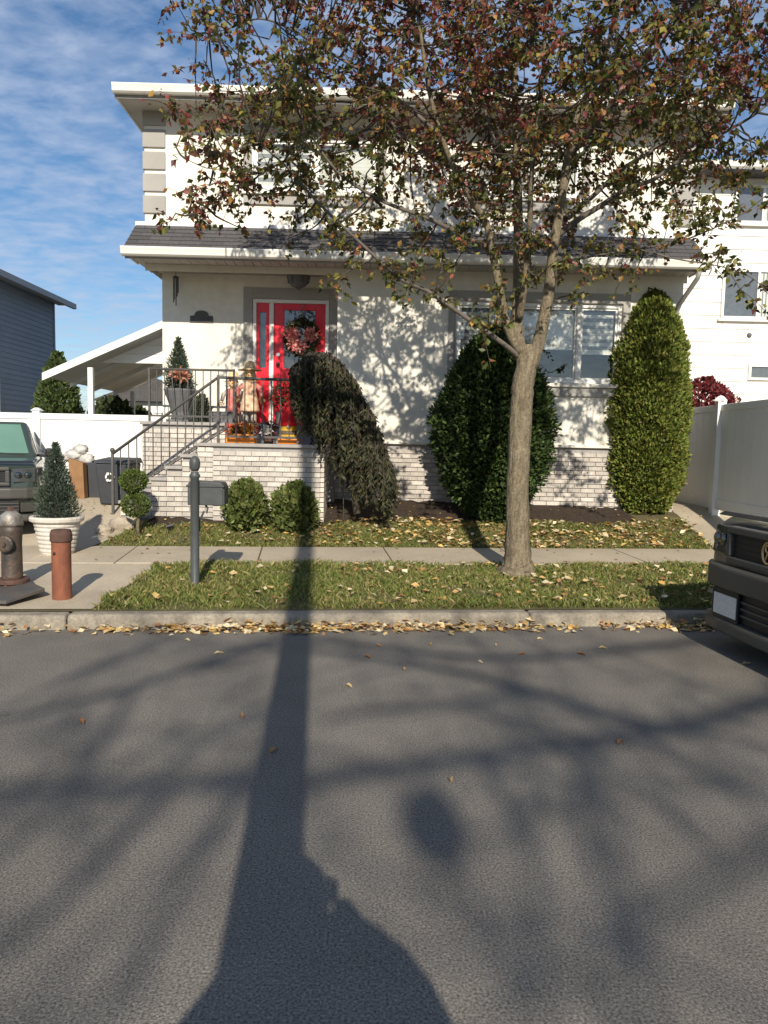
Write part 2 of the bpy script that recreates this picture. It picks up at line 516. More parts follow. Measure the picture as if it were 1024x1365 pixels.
# near kerb: cast segments with open joints
kerb = group_struct('kerb')
p1, p2 = onz(82, 824, .12), onz(705, 815, .12)
j1, j2 = sd(p1.x, p1.y)[0], sd(p2.x, p2.y)[0]
KL = j2-j1
for i in range(-7, 8):
    s0, s1 = j1+i*KL+.004, j1+(i+1)*KL-.004
    dz = random.uniform(-.006, .006)
    mb = MB()
    q = [xy(s0, 0), xy(s1, 0), xy(s1, .165), xy(s0, .165)]
    q0 = [xy(s0, -.025), xy(s1, -.025), xy(s1, .165), xy(s0, .165)]
    mb.hexa([(*p, -.04) for p in q0], [(*p, .120+dz) for p in q])
    mb.build('kerb_stone', 'kerb', kerb, bevel=.03, seg=3)
# sidewalk slabs
walk = group_struct('sidewalk')
for i in range(-14, 14):
    s0, s1 = i*1.52+.35, (i+1)*1.52+.35-.014
    t = [random.uniform(-.004, .004) for _ in range(2)]
    lo_, hi_ = [], []
    for (s, d, k) in ((s0, 2.06, 0), (s1, 2.06, 1), (s1, 3.2, 1), (s0, 3.2, 0)):
        x, y = xy(s, d); z = float(gz_d(d))
        lo_.append((x, y, z-.05)); hi_.append((x, y, z+.016+t[k]))
    MB().hexa(lo_, hi_).build('paving_slab', 'conc', walk, bevel=.008)


def edge_fn(pa, pb):
    (sa, da), (sb, db) = sd(pa.x, pa.y), sd(pb.x, pb.y)
    return lambda d: sa+(sb-sa)*(d-da)/(db-da)


strip_left = edge_fn(onz(118, 814, .13), onz(205, 757, .2))
lawn_left = edge_fn(onz(104, 732, .225), onz(152, 700, .46))
lawn_right = edge_fn(onz(958, 735, .225), onz(884, 679, .6))


def sheet(name, ds, fa, fb, dz, m, ns=10):
    vs, fs = [], []
    for d in ds:
        a_, b_ = fa(d), fb(d)
        for i in range(ns+1):
            vs.append((*xy(a_+(b_-a_)*i/ns, d), float(gz_d(d))+dz))
    for j in range(len(ds)-1):
        for i in range(ns):
            k = j*(ns+1)+i
            fs.append((k, k+1, k+ns+2, k+ns+1))
    o = MB().add(vs, fs).build(name, m, smooth=True); o['kind'] = 'structure'
    return o


sheet('driveway_apron', [.17, .5, 1, 1.5, 2.05], lambda d: -14, strip_left, .008, 'conc')
sheet('driveway', [3.205, 3.6, 4.1, 4.6, 5, 6, 9, 14], lambda d: -9.5, lambda d: min(lawn_left(min(d, 4.3)), -2.9), .008, 'conc')
sheet('side_path', [3.205, 3.6, 4.1, 4.6, 5, 6, 9, 14], lambda d: lawn_right(min(d, 4.6)), lambda d: 12, .008, 'conc')


def mulch_front(s):
    return 4.02+.12*math.sin(s*1.1+.6)+.05*math.sin(s*3.1)+.05*max(0, s)


vs, fs = [], []
NS, ND = 80, 10
for i in range(NS+1):
    s = -3.35+i*(7.35+.2)/NS
    d0 = mulch_front(s)
    for j in range(ND+1):
        d = d0+(6.2-d0)*j/ND
        ss = s if s > lawn_left(min(d, 4.3)) else lawn_left(min(d, 4.3))
        ss = min(ss, lawn_right(min(d, 4.6))-.03)
        vs.append((*xy(ss, d), float(gz_d(d))+.012+(.035*random.random() if 0 < j < ND else 0)))
for i in range(NS):
    for j in range(ND):
        k = i*(ND+1)+j
        fs.append((k, k+ND+1, k+ND+2, k+1))
mul = MB().add(vs, fs).build('mulch_bed', 'mulch', smooth=True); mul['kind'] = 'structure'

# ------------------------------------------------------------------ the house
WY, RY = 11.5, 12.1           # front wall plane, recessed porch wall plane
HX0, HX1 = -3.47, 4.65
house = thing('house', 'two storey cream stucco house with grey quoins and a red front door', 'house', (.5, 11.6, .65))


def holed_wall(x0, x1, z0, z1, y, holes, depth=.16):
    mb = MB()
    xs = sorted({x0, x1, *[h[0] for h in holes], *[h[1] for h in holes]})
    zs = sorted({z0, z1, *[h[2] for h in holes], *[h[3] for h in holes]})
    for i in range(len(xs)-1):
        for j in range(len(zs)-1):
            cx, cz = (xs[i]+xs[i+1])/2, (zs[j]+zs[j+1])/2
            if any(h[0] < cx < h[1] and h[2] < cz < h[3] for h in holes):
                continue
            mb.add([(xs[i], y, zs[j]), (xs[i+1], y, zs[j]), (xs[i+1], y, zs[j+1]), (xs[i], y, zs[j+1])], [(0, 1, 2, 3)])
    for (a_, b_, c_, d_) in holes:
        p = [(a_, c_), (b_, c_), (b_, d_), (a_, d_)]
        for k in range(4):
            q, r = p[k], p[(k+1) % 4]
            mb.add([(q[0], y, q[1]), (r[0], y, r[1]), (r[0], y+depth, r[1]), (q[0], y+depth, q[1])], [(0, 1, 2, 3)])
    return mb


W1 = (1.18, 3.70, 2.53, 3.72)
UW = [(at(335, 240, WY).x, at(505, 240, WY).x, 5.24, 6.02), (at(645, 255, WY).x, at(776, 255, WY).x, 5.24, 6.02)]
holed_wall(HX0, HX1, 4.05, 6.36, WY, UW).build('upper_wall', 'stucco', house)
holed_wall(-.6, 4.6, .4, 4.2, WY+.004, [W1]).build('front_wall', 'stucco', house)
DX0, DX1, DZ0, DZ1 = -1.97, -.76, 1.83, 3.79
holed_wall(-3.39, -.6, 1.6, 4.25, RY, [(DX0, DX1, DZ0, DZ1)], .1).build('porch_wall', 'stucco', house)
MB().add([(-.6, WY+.004, .4), (-.6, RY, .4), (-.6, RY, 4.2), (-.6, WY+.004, 4.2)], [(0, 1, 2, 3)]).build('porch_return_wall', 'stucco', house)
MB().add([(-3.39, RY, .4), (-3.39, 20, .4), (-3.39, 20, 4.3), (-3.39, RY, 4.3)], [(0, 1, 2, 3)]).add(
    [(HX0, WY, 4.1), (HX0, 20, 4.1), (HX0, 20, 6.36), (HX0, WY, 6.36)], [(0, 1, 2, 3)]).build('left_wall', 'stucco', house)
MB().add([(4.6, WY+.004, .4), (4.6, 20, .4), (4.6, 20, 4.3), (4.6, WY+.004, 4.3)], [(0, 1, 2, 3)]).add(
    [(HX1, WY, 4.1), (HX1, 20, 4.1), (HX1, 20, 6.36), (HX1, WY, 6.36)], [(0, 1, 2, 3)]).build('right_wall', 'stucco', house)
MB().add([(-3.4, 20, .4), (4.62, 20, .4), (4.62, 20, 6.3), (-3.4, 20, 6.3)], [(0, 1, 2, 3)]).build('rear_wall', 'stucco', house)
# quoins
for x0, x1 in ((HX0-.025, HX0+.31), (HX1-.31, HX1+.025)):
    z = 4.875
    while z < 6.2:
        MB().box(x0, x1, WY-.03, WY+.12, z, z+.258).build('quoin', 'trim', house, bevel=.012)
        z += .312
# frieze under the eave
MB().box(HX0-.01, HX1+.01, WY-.02, WY+.02, 6.24, 6.33).build('frieze', 'stucco', house)
# upper roof, eave and gutter
EX0, EX1, EY, EZ = HX0-.27, HX1+.3, 10.98, 6.34
rf = MB().add([(EX0, EY, EZ+.12), (EX1, EY, EZ+.12), (EX1, 20.4, EZ+.12), (EX0, 20.4, EZ+.12), (-1.2, 15.2, 7.75), (2.2, 15.2, 7.75)],
              [(0, 1, 5, 4), (1, 2, 5), (2, 3, 4, 5), (3, 0, 4)]).build('main_roof', 'shingle', house)
MB().box(EX0+.02, EX1-.02, EY+.06, 20.3, EZ-.02, EZ).build('upper_soffit', 'soffit', house)


def gutter(name, x0, x1, y, z, parent):
    p = [(y, z+.12), (y, z+.10), (y+.012, z+.06), (y+.02, z+.02), (y+.045, z), (y+.11, z), (y+.11, z+.125), (y+.1, z+.125), (y+.1, z+.03), (y+.03, z+.03), (y+.012, z+.12)]
    return MB().prism(p, x0, x1, 'x').build(name, 'alu', parent)


gutter('upper_gutter', EX0, EX1, EY-.08, EZ-.005, house)
MB().box(EX0+.01, EX1-.01, EY+.032, EY+.058, EZ-.05, EZ+.1).build('fascia', 'pipe', house)
MB().box(EX0+.004, EX0+.03, EY+.04, 20.3, EZ-.03, EZ+.12).build('fascia', 'alu', house)
MB().box(EX1-.03, EX1-.004, EY+.04, 20.3, EZ-.03, EZ+.12).build('fascia', 'alu', house)
# pent roof between the storeys
PX0, PX1, GY, GZ = -3.60, 4.70, 10.86, 4.12
pent = MB().prism([(GY+.06, GZ+.09), (WY+.0, 4.70), (WY+.0, 4.60), (GY+.06, GZ+.06)], PX0, PX1, 'x').build('pent_roof', 'shingle', house)
gutter('pent_gutter', PX0-.02, PX1+.02, GY-.03, GZ+.0, house)
MB().box(PX0+.01, PX1-.01, GY+.081, GY+.10, GZ-.025, GZ+.085).build('fascia', 'pipe', house)
MB().box(PX0-.01, PX1+.01, WY-.025, WY-.002, 4.685, 4.755).build('flashing', 'white', house, bevel=.006)
a0, b0 = Vector((0, GY+.045, GZ+.115)), Vector((0, WY-.01, 4.705))
sl = (b0-a0); nrm = Vector((0, -sl.z, sl.y)).normalized()
me_tab = None
NC = 6
ch = sl.length/NC
ang = math.atan2(sl.z, sl.y)
for c in range(NC):
    x = PX0+.004-(.15 if c % 2 else 0)
    while x < PX1-.02:
        x0, x1 = max(x, PX0+.004), min(x+.305, PX1-.004)
        w = x1-x0-.004
        if w > .03:
            if me_tab is None:
                tb = MB().hexa([(0, -.012, 0), (1, -.012, 0), (1, ch*1.25, -.008), (0, ch*1.25, -.008)], [(0, -.012, .011), (1, -.012, .011), (1, ch*1.25, -.002), (0, ch*1.25, -.002)]).build('shingle', 'shingle')
                o = tb; me_tab = tb.data
            else:
                o = bpy.data.objects.new('shingle', me_tab); col.objects.link(o)
            p = a0+sl*(c/NC)+nrm*.004
            o.location = (x0, p.y, p.z); o.rotation_euler = (ang, 0, 0); o.scale = (w, 1, 1)
            adopt(o, pent)
        x += .305
# porch soffit planks
sof = MB().box(PX0+.03, PX1-.03, GY+.08, RY+.02, GZ+.045, GZ+.06).build('porch_soffit', 'soffit', house)
me_pl = None
x = PX0+.04
while x < PX1-.13:
    if me_pl is None:
        o = MB().box(0, .126, GY+.082, RY-.004, GZ+.028, GZ+.044).build('soffit_plank', 'soffit', bevel=.005, seg=1); me_pl = o
    else:
        o = me_pl.copy(); o.parent = None; o.matrix_parent_inverse = Matrix(); col.objects.link(o)
    o.location = (x, 0, 0); adopt(o, sof)
    x += .1325
for x0 in (PX0+.005, PX1-.03):
    MB().prism([(GY+.06, GZ+.02), (WY+.02, GZ+.02), (WY+.02, 4.62), (GY+.06, GZ+.075)], x0, x0+.025, 'x').build('gable_board', 'alu', house)
# downpipe at the right corner
MB().tube([(4.58, GY+.03, GZ-.01), (4.56, GY+.06, GZ-.12), (4.50, GY+.5, 3.72), (4.49, WY-.05, 3.6), (4.49, WY-.05, .7)], .036, 8).build('downpipe', 'pipe', house, smooth=True)


def ring(mb, x0, x1, z0, z1, y0, y1, w):
    mb.box(x0, x1, y0, y1, z0, z0+w); mb.box(x0, x1, y0, y1, z1-w, z1)
    mb.box(x0, x0+w, y0, y1, z0+w, z1-w); mb.box(x1-w, x1, y0, y1, z0+w, z1-w)
    return mb


def window(x0, x1, z0, z1, y, cuts, blind, parent, name='window', trimw=.11, sill=True, trimmat='trim'):
    """cuts: inner mullion x positions; blind: share of the height that is covered"""
    w = ring(MB(), x0+.004, x1-.004, z0+.004, z1-.004, y+.02, y+.11, .055).build(name, 'white', parent, bevel=.006)
    xs = [x0+.06, *cuts, x1-.06]
    for c in cuts:
        MB().box(c-.032, c+.032, y+.025, y+.105, z0+.06, z1-.06).build('mullion', 'white', w, bevel=.005)
    for i in range(len(xs)-1):
        a_ = xs[i]+(.033 if i else 0); b_ = xs[i+1]-(.033 if i < len(xs)-2 else 0)
        ring(MB(), a_, b_, z0+.06, z1-.06, y+.045, y+.085, .03).build('sash', 'white', w, bevel=.004)
        MB().box(a_+.03, b_-.03, y+.062, y+.068, z0+.09, z1-.09).build('pane', 'glass', w)
        bl = blind[i] if isinstance(blind, (list, tuple)) else blind
        if bl:
            zt = z1-.09; zb_ = zt-(z1-z0-.18)*bl
            n_ = max(2, int((zt-zb_)/.052))
            for k in range(n_):
                za_ = zt-(zt-zb_)*(k+1)/n_; zc_ = zt-(zt-zb_)*k/n_
                if i == 1 and name == 'window':
                    m_ = 'blind'
                else:
                    m_ = 'blind' if k % 2 else 'blind2'
                MB().box(a_+.02, b_-.02, y+.13, y+.134, za_+.001, zc_-.001).build('blind_band', m_, w)
            MB().box(a_+.02, b_-.02, y+.122, y+.14, zb_-.022, zb_).build('blind_rail', 'white', w)
    MB().add([(x0, y+.165, z0), (x1, y+.165, z0), (x1, y+.165, z1), (x0, y+.165, z1), (x0-.3, y+1.2, z0-.1), (x1+.3, y+1.2, z0-.1), (x1+.3, y+1.2, z1+.1), (x0-.3, y+1.2, z1+.1)],
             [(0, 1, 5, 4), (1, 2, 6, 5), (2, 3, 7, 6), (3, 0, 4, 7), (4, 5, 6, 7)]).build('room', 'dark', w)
    if trimw:
        t_ = MB()
        t_.box(x0-trimw, x0-.002, y-.022, y+.02, z0-.02, z1+.15)
        t_.box(x1+.002, x1+trimw, y-.022, y+.02, z0-.02, z1+.15)
        t_.box(x0, x1, y-.021, y+.02, z1+.004, z1+.149)
        t_.build('surround', trimmat, w)
    if sill:
        MB().box(x0-.14, x1+.14, y-.075, y+.02, z0-.065, z0-.005).build('sill', 'stucco', w, bevel=.012)
        MB().box(x0-.11, x1+.11, y-.04, y+.02, z0-.20, z0-.067).build('apron', 'trim', w, bevel=.008)
    return w


window(*W1, WY+.004, [at(666, 450, WY).x, at(772, 450, WY).x], [.62, .56, .62], house)
for k, u in enumerate(UW):
    window(*u, WY, [(u[0]+u[1])/2], [.95, .9], house)
# ---- entrance
ent = MB().box(DX0-.14, DX0-.002, RY-.03, RY+.02, DZ0-.2, DZ1+.17).box(DX1+.002, DX1+.145, RY-.03, RY+.02, DZ0-.2, DZ1+.17).box(DX0, DX1, RY-.029, RY+.02, DZ1+.002, DZ1+.169).build('door_surround', 'trim', house)
fr = MB()
fr.box(DX0+.003, DX0+.06, RY-.01, RY+.09, DZ0, DZ1-.06).box(DX1-.06, DX1-.003, RY-.01, RY+.09, DZ0, DZ1-.06).box(DX0+.003, DX1-.003, RY-.01, RY+.09, DZ1-.06, DZ1-.003)
MX = at(362, 450, RY).x
fr.box(MX-.035, MX+.035, RY-.008, RY+.09, DZ0, DZ1-.061)
fr.build('door_frame', 'white', house, bevel=.006)
door = MB()
dx0, dx1 = MX+.037, DX1-.062
lx0, lx1, lz0, lz1 = dx0+.16, dx1-.16, 2.72, DZ1-.16
door.box(dx0, lx0, RY+.02, RY+.06, DZ0+.01, DZ1-.063).box(lx1, dx1, RY+.02, RY+.06, DZ0+.01, DZ1-.063)
door.box(lx0, lx1, RY+.021, RY+.06, DZ0+.01, lz0).box(lx0, lx1, RY+.021, RY+.06, lz1, DZ1-.063)
door = door.build('door', 'red', house, bevel=.006)
MB().box(lx0, lx1, RY+.04, RY+.046, lz0, lz1).build('pane', 'glass', door)
for k in range(1, 3):
    MB().bar((lx0+(lx1-lx0)*k/3, RY+.035, lz0), (lx0+(lx1-lx0)*k/3, RY+.035, lz1), .012).build('glazing_bar', 'greypot', door)
for a_, b_, c_, d_ in ((dx0+.1, (dx0+dx1)/2-.04, 1.98, 2.5), ((dx0+dx1)/2+.04, dx1-.1, 1.98, 2.5)):
    ring(MB(), a_, b_, c_, d_, RY+.008, RY+.022, .03).build('panel_moulding', 'red', door, bevel=.004)
MB().ball((dx0+.07, RY-.03, 2.78), .032).tube([(dx0+.07, RY-.03, 2.78), (dx0+.07, RY+.02, 2.78)], .014).build('door_knob', 'black', door, smooth=True)
MB().lathe([(.028, 0), (.028, .02)], (0, 0, 0), 12).build('lock', 'chrome', door, mtx=Matrix.Translation((dx0+.07, RY+.02, 2.93)) @ Matrix.Rotation(rad(90), 4, 'X'))
sl_ = MB()
sx0, sx1 = DX0+.062, MX-.037
sl_.box(sx0, sx0+.05, RY+.02, RY+.06, DZ0+.01, DZ1-.063).box(sx1-.05, sx1, RY+.02, RY+.06, DZ0+.01, DZ1-.063)
sl_.box(sx0+.05, sx1-.05, RY+.021, RY+.06, DZ0+.01, 2.72).box(sx0+.05, sx1-.05, RY+.021, RY+.06, DZ1-.2, DZ1-.063)
sl_ = sl_.build('sidelight', 'red', house)
MB().box(sx0+.05, sx1-.05, RY+.04, RY+.046, 2.72, DZ1-.2).build('pane', 'glass', sl_)
MB().box(DX0-.1, DX1+.1, RY+.1, RY+.9, DZ0-.1, DZ1+.05).build('hallway', 'dark', house)

# ---- bricks
me_brick = None


def brick_obj(x, y, z, w, parent, side=False):
    global me_brick
    if me_brick is None:
        o = MB().box(0, 1, 0, .05, 0, .058).build('brick', 'brick'); me_brick = o.data
    else:
        o = bpy.data.objects.new('brick', me_brick); col.objects.link(o)
    o.location = (x, y+random.uniform(-.003, .003), z); o.scale = (w, 1, 1)
    if side:
        o.rotation_euler = (0, 0, rad(-90))
    return adopt(o, parent)


def brick_face(x0, x1, y, z0, z1, parent, limit, keep=None, clip=None):
    """bricks on a wall facing -Y; objects up to the limit, the rest in one mesh"""
    slots = []
    z, r = z0, 0
    while z+.058 <= z1+.002:
        x = x0-(.105 if r % 2 else 0)
        while x < x1-.02:
            a_, b_ = max(x, x0), min(x+.2, x1)
            if b_-a_ > .035 and (clip is None or clip(a_, b_, z)):
                slots.append((a_, y-.026, z, b_-a_))
            x += .21
        z += .068; r += 1
    if keep:
        slots.sort(key=lambda q: not keep(q[0]+q[3]/2, q[2]))
    for q in slots[:limit]:
        brick_obj(*q, parent)
    if len(slots) > limit:
        rest = MB()
        for (a_, yy, zz, w) in slots[limit:]:
            rest.box(a_, a_+w, yy+random.uniform(-.003, .003), yy+.05, zz, zz+.058)
        rest.build('brickwork', 'brick', parent)['kind'] = 'stuff'
    return len(slots)


base = MB().box(-.6, 4.61, WY-.012, WY+.003, .35, 1.55).build('brick_base', 'mortar', house)
brick_face(-.6, 4.61, WY-.012, .60, 1.53, base, 290, keep=lambda x, z: not (1.0 < x < 2.2 or x > 3.45) and z > .62)
MB().box(-.6, 4.625, WY-.07, WY+.0, 1.553, 1.60).build('base_course', 'stucco', base, bevel=.01)

# ------------------------------------------------------------------ brick stoop with steps
stoop = thing('front_stoop', 'whitewashed brick stoop with side steps in front of red door', 'stoop', (-1.5, 10.2, .45))
SX0, SX1, SY, SZ = -2.18, -.76, 10.2, 1.52
LX0 = at(190, 565, 11.2).x
core = MB().box(SX0, SX1, SY, 11.2, .35, SZ-.05).build('landing_core', 'mortar', stoop)
upper = MB().box(LX0, -.602, 11.2, RY-.002, .35, 1.765).build('porch_core', 'mortar', stoop)
MB().box(SX0-.03, SX1+.04, SY-.045, 11.19, SZ-.048, SZ).build('landing_cap', 'cap', stoop, bevel=.008)
MB().box(LX0-.03, -.604, 11.15, RY-.004, 1.767, 1.815).build('porch_cap', 'cap', stoop, bevel=.008)
brick_face(SX0, SX1+.025, SY, .47, SZ-.055, core, 150)
brick_face(LX0, -2.15, 11.2, .9, 1.76, upper, 90)
for r in range(15):     # right flank of the landing
    y = SY+.0-(.1 if r % 2 else 0)
    while y < 11.15:
        a_, b_ = max(y, SY+.03), min(y+.2, 11.19)
        if b_-a_ > .04:
            o = brick_obj(SX1+.026, b_, .47+r*.068, b_-a_, core, True)
        y += .21
# steps climb along the facade, left to right
NST = 6
sxl = at(165, 690, 10.3).x
g0 = gz(sxl, 10.5)
rise = (SZ-g0)/(NST)
run = (SX0-sxl)/NST
for k in range(NST):
    x0 = sxl+k*run
    ztop = g0+(k+1)*rise-.0
    if k == NST-1:
        ztop -= .004
    st = MB().box(x0, SX0-.001 if k == NST-1 else x0+run, SY+.004*k, 11.19, .3, ztop-.046).build('step', 'mortar', stoop)
    MB().box(x0-.03, x0+run+.002, SY-.035, 11.185, ztop-.044, ztop).build('tread', 'cap', st, bevel=.006)
    brick_face(x0, x0+run, SY+.004*k, g0-.06+.02, ztop-.05, st, 60)

# ------------------------------------------------------------------ iron railings
rail = thing('stair_railing', 'black iron railing rising beside the brick stoop steps', 'railing', (-2.9, 10.3, .5))
RYN = SY+.09
ra, rb_, rc_ = at(150, 605, RYN), at(291, 503, RYN), at(398, 507, RYN)
ba_, bb_ = at(172, 652, RYN), at(302, 569, RYN)
MB().tube([ra, rb_, rc_], .02, 8).build('handrail', 'iron', rail, smooth=True)
MB().bar(ba_, bb_, .022, .03).bar(ba_+Vector((0, .03, -.03)), bb_+Vector((0, .03, -.03)), .012).build('bottom_rail', 'iron', rail)
MB().bar((bb_.x, RYN, SZ+.09), (rc_.x, RYN, SZ+.09), .022, .03).build('bottom_rail', 'iron', rail)


def stoop_top(x):
    if x >= SX0:
        return SZ
    k = math.floor((x-sxl)/run)
    return g0+(k+1)*rise if x > sxl else gz(x, RYN)


for p in (ra, rb_, rc_):
    MB().bar((p.x, RYN, stoop_top(p.x)-.02), (p.x, RYN, p.z+.03), .032).build('newel_post', 'iron', rail)
MB().ball((ra.x, RYN, ra.z+.05), .035, n=10, m=6).build('finial', 'iron', rail, smooth=True)
n_ = 13
for k in range(1, n_):
    t = k/n_; x = ra.x+(rb_.x-ra.x)*t; zt = ra.z+(rb_.z-ra.z)*t
    zb_ = ba_.z+(bb_.z-ba_.z)*(x-ba_.x)/(bb_.x-ba_.x)
    MB().bar((x, RYN, max(zb_, stoop_top(x)+.03)), (x, RYN, zt), .013).build('baluster', 'iron', rail)
for k in range(1, 9):
    x = rb_.x+(rc_.x-rb_.x)*k/9
    MB().bar((x, RYN, SZ+.09), (x, RYN, rb_.z+(rc_.z-rb_.z)*k/9), .013).build('baluster', 'iron', rail)
rail2 = thing('porch_railing', 'short level iron railing at back of porch by potted conifer', 'railing', (-3.1, 11.25, 1.82))
qa, qb = at(199, 502, 11.25), at(312, 494, 11.25)
MB().tube([(qa.x, 11.25, qb.z), (qb.x, 11.25, qb.z)], .017, 8).build('handrail', 'iron', rail2, smooth=True)
MB().bar((qa.x, 11.25, 1.9), (qb.x, 11.25, 1.9), .02, .028).build('bottom_rail', 'iron', rail2)
for x in (qa.x, qb.x):
    MB().bar((x, 11.25, 1.81), (x, 11.25, qb.z+.02), .03).build('newel_post', 'iron', rail2)
for k in range(1, 11):
    x = qa.x+(qb.x-qa.x)*k/11
    MB().bar((x, 11.25, 1.9), (x, 11.25, qb.z), .012).build('baluster', 'iron', rail2)

# ------------------------------------------------------------------ neighbours and fences


def planks_y(x, y0, y1, z0, z1, h, m, parent, face=1, name='siding_plank', skip=None):
    """lap siding on a wall in the plane x = const"""
    z = z0
    while z < z1-.02:
        t = min(z+h, z1)
        MB().hexa([(x, y0, z), (x+face*.03, y0, z), (x+face*.03, y1, z), (x, y1, z)], [(x, y0, t), (x+face*.012, y0, t), (x+face*.012, y1, t), (x, y1, t)]).build(name, m, parent)
        z += h


bh = thing('blue_house', 'blue grey vinyl sided house beyond the white fence', 'house', (-12, 20, .7))
BX = -9.0
pa, pb = at(0, 357, 17.45), at(107, 404, 21.7)
by1 = 21.3
bz = 5.25
MB().box(BX-6, BX-.001, 13.5, by1, .4, bz).build('wall', 'bluesiding', bh)
planks_y(BX, 13.5, by1, .7, bz, .125, 'bluesiding', bh)
MB().box(BX-.02, BX+.045, by1-.02, by1+.06, .7, bz).build('corner_board', 'bluesiding', bh)
MB().add([(BX+.42, 13, bz+.04), (BX+.42, by1+.45, bz+.04), (BX-6.4, by1+.45, bz+.04), (BX-6.4, 13, bz+.04), (BX-3, 13, bz+1.6), (BX-3, by1-3, bz+1.6)],
         [(0, 1, 5, 4), (1, 2, 5), (2, 3, 4, 5), (0, 3, 2, 1), (0, 4, 3)]).build('roof', 'shingle', bh)
MB().box(BX+.38, BX+.47, 13, by1+.5, bz-.08, bz+.06).build('gutter', 'bluesiding', bh)
MB().box(BX-.001, BX+.4, 13, by1+.4, bz-.0, bz+.02).build('soffit', 'bluesiding', bh)
yw0, yw1 = 17.3, at(17, 520, 18.3).y
wz0, wz1 = 1.35, 2.95
wb = MB().box(BX+.03, BX+.06, 17.0, 18.15, wz0, wz1).build('window', 'white', bh)
MB().box(BX+.061, BX+.066, 17.08, 18.07, wz0+.08, wz1-.08).build('pane', 'greypot', wb)

# left vinyl fence
FYL = 13.0
lf = thing('vinyl_fence', 'low white vinyl fence between the driveway and the carport', 'fence', (-5.5, FYL, .7))
ftop = at(70, 551, FYL).z
fx0, fx1 = -9.5, at(216, 555, FYL).x
posts = [at(49, 545, FYL).x, at(49, 545, FYL).x-2.4, fx1-.06]
MB().box(fx0, fx1, FYL+.01, FYL+.035, .68, ftop-.02).build('panel', 'fence', lf)
MB().box(fx0, fx1, FYL-.01, FYL+.055, ftop-.1, ftop).build('top_rail', 'fence', lf, bevel=.006)
MB().box(fx0, fx1, FYL-.01, FYL+.055, .72, .86).build('bottom_rail', 'fence', lf, bevel=.006)
for p in posts:
    po = MB().box(p-.065, p+.065, FYL-.045, FYL+.085, .62, ftop+.04).build('post', 'fence', lf, bevel=.006)
    MB().hexa([(p-.085, FYL-.065, ftop+.041), (p+.085, FYL-.065, ftop+.041), (p+.085, FYL+.105, ftop+.041), (p-.085, FYL+.105, ftop+.041)],
              [(p-.03, FYL-.01, ftop+.09), (p+.03, FYL-.01, ftop+.09), (p+.03, FYL+.05, ftop+.09), (p-.03, FYL+.05, ftop+.09)]).build('post_cap', 'fence', po)

# carport roof on the side of the house
cp = thing('carport', 'white sloping carport roof with one white post beside cream house', 'carport', (-4.8, 14, .7))
CY0, CY1 = 13.4, 17.6
ca, cb_ = at(56, 497, CY0), at(217, 427, CY0)
th = .13
MB().hexa([(ca.x, CY0, ca.z-th), (cb_.x, CY0, cb_.z-th), (cb_.x, CY0+.06, cb_.z-th), (ca.x, CY0+.06, ca.z-th)], [(ca.x, CY0, ca.z), (cb_.x, CY0, cb_.z), (cb_.x, CY0+.06, cb_.z), (ca.x, CY0+.06, ca.z)]).build('fascia', 'white', cp)
MB().hexa([(ca.x, CY0+.061, ca.z-.07), (cb_.x, CY0+.061, cb_.z-.07), (cb_.x, CY1, cb_.z-.07), (ca.x, CY1, ca.z-.07)], [(ca.x, CY0+.061, ca.z-.02), (cb_.x, CY0+.061, cb_.z-.02), (cb_.x, CY1, cb_.z-.02), (ca.x, CY1, ca.z-.02)]).build('roof_deck', 'alu', cp)
for y in (CY0+1.2, CY0+2.4, CY0+3.6):
    MB().hexa([(ca.x, y, ca.z-.16), (cb_.x, y, cb_.z-.16), (cb_.x, y+.05, cb_.z-.16), (ca.x, y+.05, ca.z-.16)], [(ca.x, y, ca.z-.072), (cb_.x, y, cb_.z-.072), (cb_.x, y+.05, cb_.z-.072), (ca.x, y+.05, ca.z-.072)]).build('rafter', 'alu', cp)
pp = at(121, 490, CY0+.1)
MB().box(pp.x-.045, pp.x+.045, CY0+.06, CY0+.15, .66, pp.z+.0).build('post', 'white', cp, bevel=.006)
MB().box(ca.x+.25, ca.x+.33, CY1-.2, CY1-.1, .66, ca.z-.03).build('post', 'white', cp)
ga, gb, gc = at(135, 483, CY0+.5), at(217, 448, CY0+.5), at(217, 483, CY0+.5)
for k in range(3):
    z0_, z1_ = ga.z+(gb.z-ga.z)*k/3, ga.z+(gb.z-ga.z)*(k+1)/3-.006
    xa, xb = ga.x+(gb.x-ga.x)*k/3, ga.x+(gb.x-ga.x)*(k+1)/3
    MB().prism([(xa, z0_), (gc.x, z0_), (gc.x, z1_), (xb, z1_)], CY0+.5, CY0+.53).build('gable_plank', 'white', cp)
# things seen under the carport
bw = thing('white_shed', 'white walled shed standing in shade behind the carport', 'shed', (-6, 20.5, .7))
MB().box(-7.4, -4.6, 20.5, 22.5, .5, 2.55).build('wall', 'white', bw)
MB().prism([(-7.6, 2.56), (-4.4, 2.56), (-6, 3.2)], 20.3, 22.7).build('roof', 'shingle', bw)
MB().box(-5.6, -5.0, 20.47, 20.499, .7, 2.2).build('door', 'greypot', bw)

